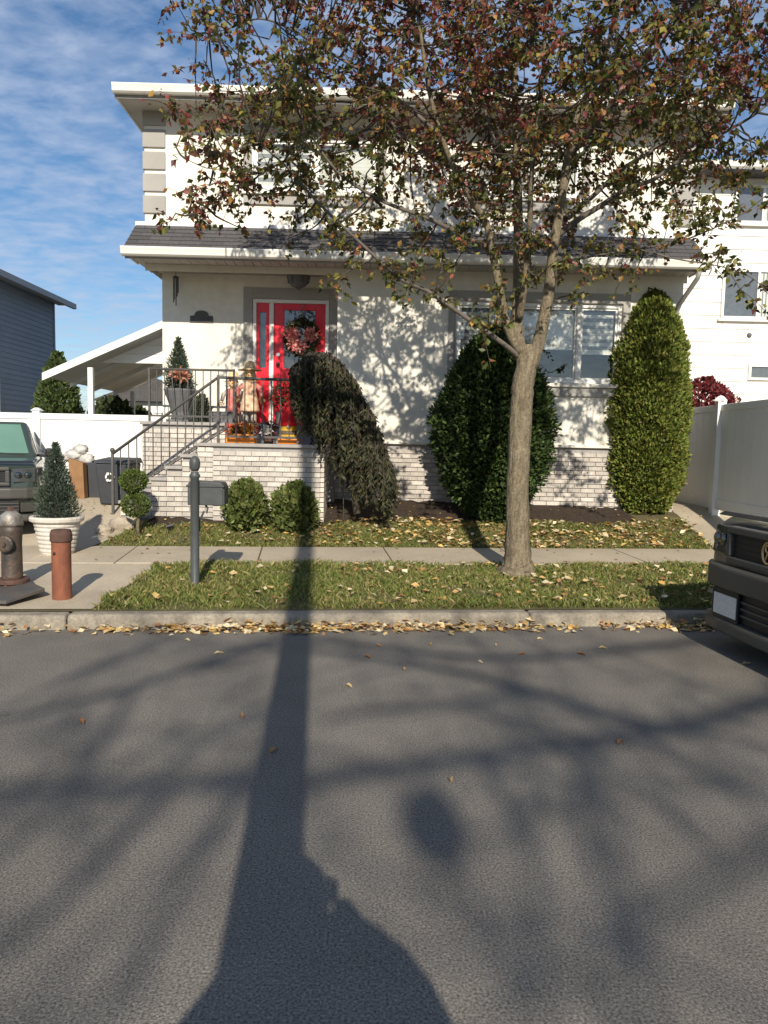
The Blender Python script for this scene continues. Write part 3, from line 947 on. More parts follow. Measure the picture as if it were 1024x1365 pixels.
# right hand neighbour
rh = thing('white_house', 'white shingle sided house behind the tall fence', 'house', (9, 15.6, .7))
NY = 15.6
nx0 = at(905, 400, NY).x-.6
nzt = at(960, 237, NY).z
MB().box(nx0, nx0+9, NY, 25, .3, nzt).build('wall', 'siding', rh)
nz_ = at(960, 523, NY).z-.3-.265*5
row = 0
hol = [(at(980, 245, NY).x, at(1046, 245, NY).x, at(1000, 299, NY).z, at(1000, 248, NY).z), (at(963, 360, NY).x, at(1046, 360, NY).x, at(1000, 426, NY).z, at(1000, 360, NY).z), (at(997, 485, NY).x, at(1030, 485, NY).x, at(1010, 507, NY).z, at(1010, 486, NY).z)]
while nz_ < nzt-.05:
    t = min(nz_+.262, nzt)
    x = nx0
    joint = .3 if row % 2 else .6
    while x < nx0+6:
        x2 = min(x+(joint if x == nx0 else 1.22), nx0+6)
        MB().hexa([(x+.003, NY-.028, nz_), (x2-.003, NY-.028, nz_), (x2-.003, NY, nz_), (x+.003, NY, nz_)], [(x+.003, NY-.012, t), (x2-.003, NY-.012, t), (x2-.003, NY, t), (x+.003, NY, t)]).build('siding_shingle', 'siding', rh)
        x = x2
    nz_ += .265; row += 1
for (x0, x1, z0, z1) in hol:
    w = ring(MB(), x0, x1, z0, z1, NY-.07, NY-.02, .05).build('window', 'white', rh)
    MB().box(x0+.05, x1-.05, NY-.045, NY-.04, z0+.05, z1-.05).build('pane', 'glass', w)
    MB().box(x0+.05, x1-.05, NY-.034, NY-.03, z0+.05, z1-.05).build('shade', 'greypot', w)
    if z1-z0 > .5:
        xm = x0+(x1-x0)*.58
        MB().box(xm-.025, xm+.025, NY-.068, NY-.036, z0+.05, z1-.05).build('mullion', 'white', w)
        for k in range(7):
            xx = xm+.04+k*.07
            if xx+.05 < x1-.05:
                MB().box(xx, xx+.052, NY-.0385, NY-.0355, z0+.06, z1-.06).build('blind_slat', 'blind', w)
        MB().box(x0-.06, x1+.06, NY-.1, NY-.02, z0-.05, z0-.003).build('sill', 'white', w)
MB().add([(nx0-.4, NY-.5, nzt), (nx0+9.4, NY-.5, nzt), (nx0+9.4, 25.5, nzt), (nx0-.4, 25.5, nzt), (nx0+2, 20, nzt+1.4), (nx0+7, 20, nzt+1.4)], [(0, 1, 5, 4), (1, 2, 5), (2, 3, 4, 5), (3, 0, 4), (0, 3, 2, 1)]).build('roof', 'shingle', rh)
gutter('gutter', nx0-.42, nx0+9.4, NY-.62, nzt+.0, rh)
MB().ball((at(998, 447, NY).x, NY-.03, at(998, 447, NY).z), .05, n=10, m=6).build('spigot_cover', 'greypot', rh)

# right fence
f1, f2 = onz(903, 666, .69), onz(1024, 692, .66)
dirf = Vector((f2.x-f1.x, f2.y-f1.y, 0)).normalized(); nf = Vector((-dirf.y, dirf.x, 0))
if nf.x > 0:
    nf = -nf
ftz = at(912, 546, f1.y).z
rfc = thing('privacy_fence', 'tall white vinyl privacy fence along the side path', 'fence', (f1.x, f1.y, .68))
Lf = (Vector((f2.x, f2.y, 0))-Vector((f1.x, f1.y, 0))).length


def fseg(t0, t1, z0, z1, off, th_, name, parent, bevel=.006):
    p, q = Vector((f1.x, f1.y, 0))+dirf*t0+nf*off, Vector((f1.x, f1.y, 0))+dirf*t1+nf*off
    w = nf*th_
    return MB().hexa([(*(v.xy), z0) for v in (p, q, q+w, p+w)], [(*(v.xy), z1) for v in (p, q, q+w, p+w)]).build(name, 'fence', parent, bevel=bevel)


pm = onz(963, 678, .67); tm = (Vector((pm.x, pm.y, 0))-Vector((f1.x, f1.y, 0))).dot(dirf)
tp = [tm-2*2.44, tm-2.44, tm, tm+2.44, tm+4.4]
for t in tp:
    po = fseg(t-.065, t+.065, .55, ftz+.05, -.02, .13, 'post', rfc)
    p = Vector((f1.x, f1.y, 0))+dirf*t+nf*.045
    MB().lathe([(.1, 0), (.1, .02), (.05, .07), (.01, .09)], (p.x, p.y, ftz+.051), 4).build('post_cap', 'fence', po)
for t0, t1 in zip(tp[:-1], tp[1:]):
    n_ = 9
    for k in range(n_):
        a_ = t0+.065+(t1-t0-.13)*k/n_; b_ = t0+.065+(t1-t0-.13)*(k+1)/n_-.006
        fseg(a_, b_, .75, ftz-.08, .02, .025, 'board', rfc, .004)
    fseg(t0+.066, t1-.066, ftz-.1, ftz, .0, .06, 'top_rail', rfc)
    fseg(t0+.066, t1-.066, .66, .82, .0, .06, 'bottom_rail', rfc)

# ------------------------------------------------------------------ plants


def cloud_plant(pts, outdir, length, ratio, pal, name, parent, m='needle', upw=.5, jit=.5, shade=.15):
    n = len(pts)
    d = unit(outdir + np.array([0, 0, upw]) + RN.normal(0, jit, (n, 3)))
    V, Fc, Cc = leaf_arrays(pts, d, length*RN.uniform(.6, 1.3, n), ratio, pick(pal, n, shade))
    o = np_mesh(name, V, Fc, m, parent, Cc)
    o['kind'] = 'stuff'
    return o


def rev_points(n, c, prof, inner=.75, lump=.07):
    """points through the outer shell of a solid of revolution given by (height, radius) pairs"""
    hs, rs = np.array([p[0] for p in prof]), np.array([p[1] for p in prof])
    h = RN.uniform(hs[0], hs[-1], n*3); r = np.interp(h, hs, rs)
    keep = RN.uniform(0, rs.max(), n*3) < r+.04
    h, r = h[keep][:n], r[keep][:n]
    a = RN.uniform(0, 2*math.pi, len(h))
    lum = 1+lump*np.sin(a*4+h*3)*np.sin(h*9+a+1)+lump*np.sin(a*7-h*6+1.3)*np.sin(h*13-2*a)+lump*.8*np.sin(a*11+h*17)*np.sin(h*21+a*3)+RN.normal(0, lump*.35, len(h))
    rr = r*lum*RN.uniform(inner, 1.0, len(h))
    P_ = np.stack([c[0]+rr*np.cos(a), c[1]+rr*np.sin(a), c[2]+h], 1)
    slope = np.interp(h, hs, np.gradient(rs, hs))
    D_ = np.stack([np.cos(a), np.sin(a), -slope], 1)
    return P_, unit(D_)


def shrub(name, label, c, prof, n, leaf, ratio, pal, corecol='mulch', upw=.5, jit=.5, inner=.78, lump=.07, cat='shrub', group=None, stem=.03):
    t = thing(name, label, cat, c, group)
    MB().tube([(c[0], c[1], c[2]-.05), (c[0], c[1], c[2]+prof[-1][0]*.5)], [stem, stem*.6], 7).build('trunk', 'twig', t)
    P_, D_ = rev_points(n, c, prof, inner, lump)
    cloud_plant(P_, D_, leaf, ratio, pal, 'foliage', t, upw=upw, jit=jit)
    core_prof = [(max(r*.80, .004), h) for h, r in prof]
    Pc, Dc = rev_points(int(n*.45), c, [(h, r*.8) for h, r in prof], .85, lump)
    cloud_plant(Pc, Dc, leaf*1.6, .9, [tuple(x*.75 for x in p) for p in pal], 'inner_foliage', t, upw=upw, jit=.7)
    return t


p = onz(861, 681, .60)
AY = p.y
atop = at(872, 390, AY).z
H = atop-p.z
prof = [(0, .36), (.1*H, .48), (.25*H, .56), (.45*H, .57), (.6*H, .54), (.75*H, .48), (.87*H, .37), (.95*H, .23), (H, .07)]
shrub('arborvitae', 'tall clipped cone shaped green arborvitae beside the front window', (p.x-.07, AY, p.z), [(h, r*1.09) for h, r in prof], 28000, .058, .55,
      [(.16, .195, .034), (.13, .175, .03), (.20, .22, .045), (.095, .14, .026), (.24, .235, .06)], upw=.9, jit=.5, inner=.84, lump=.05, cat='tree', stem=.07)
p = Vector((at(657, 600, 10.75).x, 10.75, gz(1.5, 10.75)))
H = at(655, 440, 10.75).z-p.z
prof = [(.02, .25), (.1*H, .50), (.2*H, .68), (.35*H, .83), (.5*H, .86), (.63*H, .79), (.77*H, .64), (.9*H, .42), (.97*H, .22), (H, .07)]
shrub('egg_shaped_shrub', 'dense dark green egg shaped evergreen shrub behind the tree trunk', (p.x, p.y, p.z), prof, 21000, .07, .5,
      [(.03, .055, .016), (.04, .07, .018), (.055, .09, .02), (.025, .045, .014), (.08, .12, .03)], upw=.35, jit=.65, inner=.8, lump=.06, stem=.06)
for px_, lab in ((328, 'small loose boxwood in front of stoop bricks nearer the mailbox'), (393, 'small dark boxwood by the stoop corner near the weeping tree')):
    q = at(px_, 690, 9.95)
    zz = gz(q.x, 9.95)
    shrub('boxwood', lab, (q.x, 9.95, zz), [(.0, .14), (.1, .25), (.28, .29), (.44, .26), (.55, .17), (.62, .05)], 3000, .052, .5,
          [(.14, .17, .045), (.10, .135, .032), (.19, .21, .065), (.07, .10, .026)], upw=1.0, jit=.75, inner=.3, lump=.2, group='boxwoods along the stoop', stem=.02)
# topiary with two balls
q = at(184, 699, 9.55)
tz = gz(q.x, 9.55)
tp_ = thing('ball_topiary', 'two ball topiary plant at the foot of the steps', 'topiary', (q.x, 9.55, tz))
t1, t2 = at(178, 641, 9.55), at(181, 673, 9.55)
MB().tube([(q.x, 9.55, tz-.03), (t2.x+.03, 9.55, t2.z-.1), (t2.x-.01, 9.55, t2.z+.05), (t1.x+.02, 9.55, t1.z-.12), (t1.x, 9.55, t1.z)], [.03, .022, .02, .016, .014], 7).build('stem', 'bark', tp_, smooth=True)
for t_, r_ in ((t1, .165), (t2, .17)):
    n = 2600
    u = unit(RN.normal(size=(n, 3)))
    o = cloud_plant(np.array(t_)+u*np.array([r_, r_, r_*.88])*RN.uniform(.75, 1, (n, 1)), u, .032, .5, [(.10, .14, .03), (.07, .11, .024), (.13, .165, .04)], 'leaf_ball', tp_, upw=.3, jit=.5)
# weeping conifer
wt = thing('weeping_conifer', 'dark weeping conifer arching over the stoop corner', 'tree', tuple(at(470, 690, 10.15).xy)+(gz(-.4, 10.15),))
wy = 10.05
spine = [at(476, 684, wy+.1), at(470, 620, wy+.05), at(450, 545, wy), at(432, 495, wy), at(423, 476, wy)]
MB().tube(spine, [.055, .05, .045, .035, .02], 8).build('trunk', 'bark2', wt, smooth=True)
arch = [at(392, 492, wy), at(408, 474, wy), at(430, 470, wy), at(452, 482, wy), at(474, 510, wy), at(492, 548, wy), at(508, 590, wy), at(520, 625, wy)]
brm = MB(); PT, DT = [], []
ends = {0: 545, 1: 600, 2: 612, 3: 640, 4: 668, 5: 678, 6: 683, 7: 684}
for k in range(400):
    t = random.random()*6.999; i = int(t); fr_ = t-i
    a_ = arch[i].lerp(arch[i+1], fr_)
    yo = random.uniform(-.38, .38)
    st_ = Vector((a_.x+random.uniform(-.05, .05), wy+yo*.4, a_.z+random.uniform(-.03, .04)-.5*yo*yo))
    zend = at(450, ends[i]+(ends[i+1]-ends[i])*fr_, wy).z
    ln = max(.12, st_.z-zend)*random.uniform(.35, 1.0)
    lean = random.uniform(-.03, .1)
    pts = [st_]
    nseg = 6
    for j in range(1, nseg+1):
        f_ = j/nseg
        pts.append(Vector((st_.x+lean*f_+random.uniform(-.012, .012), st_.y+yo*.6*math.sqrt(f_), st_.z-ln*f_+.03*math.sin(f_*3.1))))
    brm.tube(pts, [.008-.006*j/nseg for j in range(nseg+1)], 4, cap=False)
    for j in range(int(26+ln*75)):
        f_ = random.random()*(nseg-.001); jj = int(f_)
        PT.append(pts[jj].lerp(pts[jj+1], f_-jj)); DT.append((random.gauss(0, .5), random.gauss(0, .5), -.75))
for i in range(len(arch)-1):
    brm.tube([arch[i], arch[i+1]], [.02, .018], 5)
brm.build('branches', 'twig', wt)
PT, DT = np.array([tuple(v) for v in PT]), np.array(DT)
V, Fc, Cc = leaf_arrays(PT, DT, .075*RN.uniform(.6, 1.35, len(PT)), .32, pick([(.048, .052, .026), (.04, .042, .024), (.075, .08, .03), (.03, .034, .02), (.06, .045, .026)], len(PT)))
np_mesh('needles', V, Fc, 'needle', wt, Cc)['kind'] = 'stuff'
# shrubs beyond the fences
q = at(78, 545, 15.2)
shrub('cone_cedar', 'green conical cedar between the blue house and the carport', (q.x, 15.2, .7), [(0, .42), (.6, .52), (1.2, .5), (1.8, .36), (2.25, .18), (2.5, .03)], 7000, .07, .5,
      [(.09, .13, .04), (.07, .11, .035), (.11, .14, .05)], upw=.8, inner=.7, cat='tree')
for k, (px_, yy, h_) in enumerate(((150, 17.2, 1.75), (182, 18.6, 1.6))):
    q = at(px_, 545, yy)
    shrub('hedge_bush', ('leafy bush in the shade under the carport roof', 'bush behind the carport close to the cream house')[k], (q.x, yy, .7), [(0, .3), (.5, .6), (1.1, .62), (h_-.2, .4), (h_, .05)], 3000, .09, .6,
          [(.06, .09, .03), (.05, .075, .03), (.09, .11, .05)], inner=.5, lump=.12)
q = at(937, 540, 13.6)
shrub('maroon_shrub', 'maroon leaved rounded shrub showing above the privacy fence', (q.x+.32, 14.3, .7), [(0, .35), (.8, .6), (1.4, .68), (1.8, .58), (2.05, .36), (2.2, .08)], 6500, .06, .6,
      [(.20, .028, .035), (.15, .022, .03), (.26, .05, .05), (.12, .03, .03)], inner=.7, lump=.1)

# ------------------------------------------------------------------ the street tree
TY = 7.92
tb_ = onz(690, 767, .18)
tree = thing('street_tree', 'pear tree with maroon and green leaves on the grass verge', 'tree', (tb_.x, tb_.y, gz(tb_.x, tb_.y)))


def limb(pts, r0, r1, d1, d0=0.0):
    """pixel polyline with depth running from d0 to d1 behind the trunk plane"""
    n = len(pts); out = []
    for i, (x, y) in enumerate(pts):
        f_ = i/(n-1)
        out.append((at(x, y, TY+d0+(d1-d0)*f_), r0+(r1-r0)*f_**.8))
    return out


def smooth_line(pr, k=4):
    """Catmull-Rom through (point, radius)"""
    P_ = [q[0] for q in pr]; R_ = [q[1] for q in pr]; out, ro = [], []
    for i in range(len(P_)-1):
        p0, p1, p2, p3 = P_[max(i-1, 0)], P_[i], P_[i+1], P_[min(i+2, len(P_)-1)]
        for j in range(k):
            t = j/k
            out.append(.5*((2*p1)+(p2-p0)*t+(2*p0-5*p1+4*p2-p3)*t*t+(3*p1-p0-3*p2+p3)*t**3)); ro.append(R_[i]+(R_[i+1]-R_[i])*t)
    out.append(P_[-1]); ro.append(R_[-1])
    return out, ro


tr = [(Vector((tb_.x-.01, TY, .08)), .30), (Vector((tb_.x-.01, TY, .19)), .215), (Vector((tb_.x, TY, .27)), .168), (at(690, 745, TY), .142), (at(690, 700, TY), .120), (at(691, 620, TY), .113), (at(695, 545, TY), .112), (at(698, 510, TY), .110), (at(703, 482, TY), .10), (at(706, 460, TY), .05)]
tp3, trr = smooth_line(tr, 4)
tp3 = [p + Vector((random.uniform(-.006, .006), random.uniform(-.006, .006), 0)) for p in tp3]
tmb = MB().tube(tp3, trr, 36)
for i_, (x_, y_, z_) in enumerate(tmb.v):     # flaky, furrowed bark
    a_ = i_ % 36; w_ = .0045*math.sin(a_*2.1+z_*5)+.004*math.sin(a_*3.7-z_*9)+random.uniform(-.004, .004)
    c_ = tp3[min(i_//36, len(tp3)-1)]; q_ = Vector((x_-c_.x, y_-c_.y, 0))
    if q_.length > 1e-4:
        q_ = q_.normalized()*w_*(1+2.5*max(0, .5-z_)); tmb.v[i_] = (x_+q_.x, y_+q_.y, z_)
tmb.build('trunk', 'bark', tree, smooth=True)
limbs = [
    limb([(700, 492), (689, 440), (691, 385), (691, 310), (690, 240), (688, 180), (686, 100), (684, 20), (686, -60)], .076, .022, .5),
    limb([(708, 490), (722, 440), (733, 380), (738, 330), (748, 270), (757, 210), (772, 150), (800, 90), (822, 20), (835, -60)], .074, .02, -.3),
    limb([(692, 425), (700, 375), (706, 300), (708, 240), (716, 170), (724, 90), (728, 0)], .04, .012, -1.1),
    limb([(694, 470), (677, 437), (661, 360), (650, 303), (628, 265), (606, 225), (588, 180), (572, 120), (560, 40), (550, -40)], .05, .014, -.6),
    limb([(690, 475), (671, 458), (605, 412), (570, 388), (534, 372), (485, 328), (422, 268), (388, 228), (345, 190)], .03, .008, -1.0),
    limb([(655, 335), (625, 318), (590, 300), (560, 287), (512, 269), (459, 237), (427, 200), (405, 160), (380, 110)], .032, .008, -.2),
    limb([(742, 315), (772, 292), (800, 275), (835, 252), (870, 240), (905, 215), (960, 180), (1010, 150), (1050, 110)], .036, .009, -.7),
    limb([(745, 300), (790, 262), (830, 225), (870, 200), (905, 165), (950, 110), (985, 50)], .03, .009, .8),
    limb([(757, 212), (790, 172), (830, 120), (880, 60), (925, -10)], .03, .01, -1.4),
    limb([(590, 182), (540, 140), (490, 100), (440, 70), (390, 40), (345, 25), (300, 40), (262, 46)], .024, .004, .4),
    limb([(606, 225), (560, 200), (510, 150), (470, 90), (430, 20)], .022, .007, 1.4),
    limb([(690, 240), (660, 190), (640, 120), (620, 40)], .026, .01, 1.6),
    limb([(748, 270), (765, 220), (800, 180), (850, 130), (900, 100)], .026, .008, 1.8),
    limb([(740, 350), (800, 340), (850, 332), (905, 322), (950, 305), (990, 285), (1020, 262)], .014, .004, -.9),
    limb([(850, 332), (900, 345), (960, 355), (1005, 372), (1030, 400)], .009, .003, -.8, -.35),
    limb([(405, 200), (360, 225), (320, 250), (290, 262), (262, 285)], .010, .003, -.7, -.5),
    limb([(345, 190), (315, 200), (285, 225), (248, 212)], .008, .003, -1.1, -1.0),
]
LP = []
for i, pr in enumerate(limbs):
    lp, lr = smooth_line(pr, 4)
    MB().tube(lp, lr, 10 if i < 4 else 7).build('limb', 'bark' if i < 4 else 'bark2', tree, smooth=True)
    LP += [(p, r) for p, r in zip(lp, lr)]
LPa = np.array([tuple(p) for p, r in LP])
# leaf clusters through the crown
CL = []
cx, cy, cz = 1.35, TY-.1, 5.35
tries = 0
while len(CL) < 640 and tries < 40000:
    tries += 1
    u = np.array([random.uniform(-1, 1), random.uniform(-1, 1), random.uniform(-1, 1)])
    if (u*u).sum() > 1:
        continue
    p = np.array([cx+u[0]*3.6, cy+u[1]*2.3, cz+u[2]*2.25])
    if p[2] < 4.6 and random.random() < (.93 if p[2] < 3.9 else (.8 if p[2] < 4.3 else .5)):
        continue
    r_ = math.hypot(p[0]-cx, p[1]-cy)
    if p[2] < 3.15+.25*r_*0+(.9 if r_ < .8 else 0):
        continue
    dd = np.linalg.norm(LPa-p, axis=1)
    if dd.min() > .95 and random.random() < .75:
        continue
    CL.append(p)
low = [(255, 285), (262, 270), (285, 262), (300, 262), (320, 230), (290, 160), (275, 50), (262, 48), (330, 250), (300, 200), (660, 400), (668, 385), (652, 420), (672, 410), (640, 430), (520, 370), (545, 385), (575, 395), (735, 352), (760, 350), (775, 345), (610, 350), (590, 340), (480, 330), (385, 318), (400, 290), (880, 262), (905, 270), (925, 285), (890, 300), (940, 300), (850, 300), (450, 300), (500, 300), (560, 330), (620, 330), (700, 220), (660, 260), (640, 220), (695, 290), (670, 300)]
for p, r in LP:
    if 2.95 < p.z < 4.7 and r < .034 and random.random() < .55:
        CL.append(np.array(p)+RN.normal(0, .16, 3))
for (x, y) in low:
    CL.append(np.array(at(x, y, TY+random.uniform(-.8, .1))))
tw = MB(); LPt, LDt, LCc = [], [], []
red = np.array([(.12, .032, .028), (.16, .042, .034), (.10, .034, .03), (.21, .075, .042), (.17, .06, .055)])
grn = np.array([(.075, .085, .022), (.055, .068, .02), (.11, .11, .028), (.15, .13, .03), (.045, .055, .02)])
brn = np.array([(.19, .085, .03), (.15, .075, .035), (.11, .06, .035), (.26, .15, .04)])
for c in CL:
    pc = Vector(c)
    dd = np.linalg.norm(LPa-c, axis=1) + .35*np.maximum(0, LPa[:, 2]-c[2])
    b = Vector(LPa[int(dd.argmin())])
    if (pc-b).length > .06:
        mid = b.lerp(pc, .5)+Vector((random.uniform(-.08, .08), random.uniform(-.08, .08), random.uniform(-.1, .05)))
        q1 = b.lerp(mid, .55)+Vector((0, 0, -.02))
        tw.tube([b, q1, mid, pc], [.011, .009, .007, .004], 4, cap=False)
    hgt = (c[2]-3.6)/3.0
    outer = math.hypot(c[0]-cx, (c[1]-cy)*1.2)/3.2
    pr_ = min(.92, max(.03, -.05+.62*hgt+.38*(outer-.3)+.28*math.sin(c[0]*1.7+c[2]*1.3)))
    nt = random.choice((3, 4, 4, 5)) if c[2] > 4.2 else random.choice((2, 3, 3))
    for k in range(nt):
        d = Vector((random.gauss(0, 1), random.gauss(0, 1), random.gauss(.15, .8))).normalized()
        ln = random.uniform(.16, .42)
        e = pc+d*ln+Vector((0, 0, -.04))
        tw.tube([pc, pc.lerp(e, .5)+Vector((0, 0, .02)), e], [.004, .003, .002], 3, cap=False)
        for j in range(random.randint(11, 18)):
            t = random.random()
            LPt.append(tuple(pc.lerp(e, t)+Vector((random.gauss(0, .018), random.gauss(0, .018), random.gauss(0, .018)))))
            LDt.append((d.x*.4+random.gauss(0, .6), d.y*.4+random.gauss(0, .6), -.45+random.gauss(0, .4)))
            z = random.random()
            pal = red if z < pr_*.8 else (brn if z < pr_*.8+.2 else grn)
            LCc.append(pal[random.randrange(len(pal))]*random.uniform(.95, 2.1))
tw.build('twigs', 'twig', tree)['kind'] = 'stuff'
LPt, LDt, LCc = np.array(LPt), np.array(LDt), np.array(LCc)
V, Fc, Cc = leaf_arrays(LPt, LDt, RN.uniform(.042, .082, len(LPt)), .66, LCc, .22)
np_mesh('crown', V, Fc, 'leaf', tree, Cc)['kind'] = 'stuff'

# ------------------------------------------------------------------ grass and fallen leaves


def grass_points(n, s0, s1, d0, d1, ok):
    s, d = RN.uniform(s0, s1, n), RN.uniform(d0, d1, n)
    k = np.array([ok(a_, b_) for a_, b_ in zip(s, d)])
    s, d = s[k], d[k]
    x = K0[0]+s*KT[0]+d*KN[0]; y = K0[1]+s*KT[1]+d*KN[1]
    return np.stack([x, y, gz_d(d)], 1), s, d


def in_strip(s, d):
    return s > strip_left(d)+.03*math.sin(d*9) and .155 < d < 2.075+.02*math.sin(s*7)


def in_lawn(s, d):
    return lawn_left(d) < s < lawn_right(d) and 3.185+.015*math.sin(s*8) < d < mulch_front(s)+.08


def blades(pts, h, pal, name, label):
    n = len(pts)
    a = RN.uniform(0, 2*math.pi, n); w = RN.uniform(.003, .0055, n)
    hh = h*RN.uniform(.5, 1.35, n)
    side = np.stack([np.cos(a), np.sin(a), np.zeros(n)], 1)*w[:, None]
    thin = np.sin(pts[:, 0]*3.7+1.1)*np.sin(pts[:, 1]*5.3+pts[:, 0]*1.9)
    hh *= 1+.3*thin
    hh[RN.uniform(0, 1, n) < np.clip(thin*-1.1-.25, 0, .75)] *= .3
    lean = np.stack([RN.normal(0, .5, n), RN.normal(0, .5, n), np.ones(n)], 1)*hh[:, None]
    V = np.stack([pts-side, pts+side, pts+lean*.62+side*.5, pts+lean+np.stack([RN.normal(0, .15, n), RN.normal(0, .15, n), -.1*np.ones(n)], 1)*hh[:, None]], 1)
    b = (np.arange(n)*4)[:, None]
    Fc = np.concatenate([b+np.array([[0, 1, 2]]), b+np.array([[0, 2, 3]])])
    patch = .5+.5*np.sin(pts[:, 0]*2.3+pts[:, 1]*1.7)*np.sin(pts[:, 0]*.9-pts[:, 1]*3.1)
    c = pick(pal, n, .18)
    dry = (RN.uniform(0, 1, n) < .10+.22*patch)
    c[dry] = pick([(.36, .29, .12), (.30, .23, .10), (.42, .35, .16)], int(dry.sum()))
    o = np_mesh(name, V.reshape(-1, 3), Fc, 'grass', None, np.repeat(c, 4, axis=0))
    return tag(o, label, 'grass', kind='stuff')


GP = [(.15, .19, .04), (.19, .215, .055), (.12, .16, .034), (.24, .245, .075)]
pts, _, _ = grass_points(75000, -4, 6.2, .14, 2.1, in_strip)
blades(pts, .055, GP, 'verge_grass', 'short green grass on the verge between kerb and sidewalk')
pts, _, _ = grass_points(60000, -4.4, 5.6, 3.17, 4.7, in_lawn)
blades(pts, .05, GP, 'lawn_grass', 'grass strip between the sidewalk and the mulch bed')
DL = [(.68, .56, .34), (.60, .44, .22), (.74, .64, .42), (.54, .34, .14), (.70, .50, .18), (.36, .18, .08), (.62, .38, .12), (.72, .60, .38)]


def flat_leaves(P_, name, label, size, pal=DL):
    n = len(P_)
    a = RN.uniform(0, 2*math.pi, n)
    d = np.stack([np.cos(a), np.sin(a), RN.normal(.05, .22, n)], 1)
    nr = np.stack([RN.normal(0, .35, n), RN.normal(0, .35, n), np.ones(n)], 1)
    V, Fc, Cc = leaf_arrays(P_, d, size*RN.uniform(.65, 1.35, n), .68, pick(pal, n, .2), .16, nr)
    o = np_mesh(name, V, Fc, 'dead', None, Cc)
    return tag(o, label, 'leaves', kind='stuff')


def clump(n, s0, s1, d0, d1, ok, thin=None):
    P_, s, d = grass_points(n, s0, s1, d0, d1, ok)
    f_ = .5+.5*np.sin(s*3.1+d*5)*np.sin(s*1.3-d*4+1)
    k = RN.uniform(0, 1, len(P_)) < .25+.75*f_
    if thin is not None:
        k &= RN.uniform(0, 1, len(P_)) < thin(s, d)
    return P_[k]


q = clump(1500, -4, 6, .17, 2.05, in_strip, lambda s, d: .30+.5*(s > -.2)*(s < 4))
q[:, 2] += RN.uniform(.035, .06, len(q))
flat_leaves(q, 'verge_leaves', 'dry yellow leaves scattered on the verge grass', .078)
q = clump(4200, -4, 5.6, 3.2, 4.25, in_lawn, lambda s, d: np.clip(.16+.28*(s+2.0), .1, 1.0))
q[:, 2] += RN.uniform(.03, .055, len(q))
flat_leaves(q, 'lawn_leaves', 'dense yellow fallen leaves on the lawn before the house', .078)
n = 4200
s, d = RN.uniform(-6, 6.5, n), -np.abs(RN.normal(0, .085, n))-.02
k = (d > -.45) & (RN.uniform(0, 1, n) < .55+.45*np.sin(s*2.2+1)*np.sin(s*.7))
s, d = s[k], d[k]
q = np.stack([K0[0]+s*KT[0]+d*KN[0], K0[1]+s*KT[1]+d*KN[1], .006+np.maximum(0, .075*(1+d/.16))*RN.uniform(0, 1, len(s))**1.5], 1)
flat_leaves(q, 'gutter_leaves', 'line of tan and orange leaves lying along the kerb', .066)
q, _, _ = grass_points(260, -4, 5.5, 4.0, 5.1, lambda s, d: mulch_front(s) < d)
q[:, 2] += .04
flat_leaves(q, 'mulch_leaves', 'few pale dead leaves on the dark mulch bed', .05)
q, _, _ = grass_points(60, -5, 5.5, 2.1, 3.15, lambda s, d: True)
q[:, 2] += .022
flat_leaves(q, 'sidewalk_leaves', 'few brown leaves on the concrete sidewalk', .045, [(.2, .11, .06), (.3, .2, .1), (.5, .38, .2)])
# single leaves one can count on the asphalt
for k, (x, y) in enumerate(((465, 916), (490, 877), (292, 872), (322, 956), (662, 861), (696, 873), (640, 884), (575, 860), (804, 865), (827, 991), (250, 855), (365, 1002), (601, 1042), (108, 964), (720, 853), (505, 862), (540, 893), (775, 873), (995, 886))):
    p = onz(x, y, 0)
    a = random.uniform(0, 6.28); L = random.uniform(.024, .042); W = L*.33
    pal = DL[random.randrange(len(DL))]
    if 'leafc%d' % (k % 4) not in M:
        M['leafc%d' % (k % 4)] = mat('road_leaf_colour', [(.55, .40, .2), (.30, .13, .05), (.62, .50, .3), (.42, .24, .1)][k % 4], None, 30, .8)
    u, v = Vector((math.cos(a), math.sin(a), 0)), Vector((-math.sin(a), math.cos(a), 0))
    c = Vector((p.x, p.y, .006))
    vs = [c-u*L, c-u*L*.3-v*W+Vector((0, 0, .012)), c+u*L*.4-v*W*.8+Vector((0, 0, .018)), c+u*L, c+u*L*.4+v*W*.8+Vector((0, 0, .01)), c-u*L*.3+v*W+Vector((0, 0, .016)), c-u*L*.3, c+u*L*.4]
    o = MB().add(vs, [(0, 1, 6), (1, 2, 7, 6), (2, 3, 7), (3, 4, 7), (4, 5, 6, 7), (5, 0, 6)]).build('fallen_leaf', 'leafc%d' % (k % 4))
    tag(o, 'single %s leaf lying alone on the dark asphalt road' % ('tan', 'rust brown', 'pale cream', 'brown')[k % 4], 'leaf', 'leaves strewn over the road')

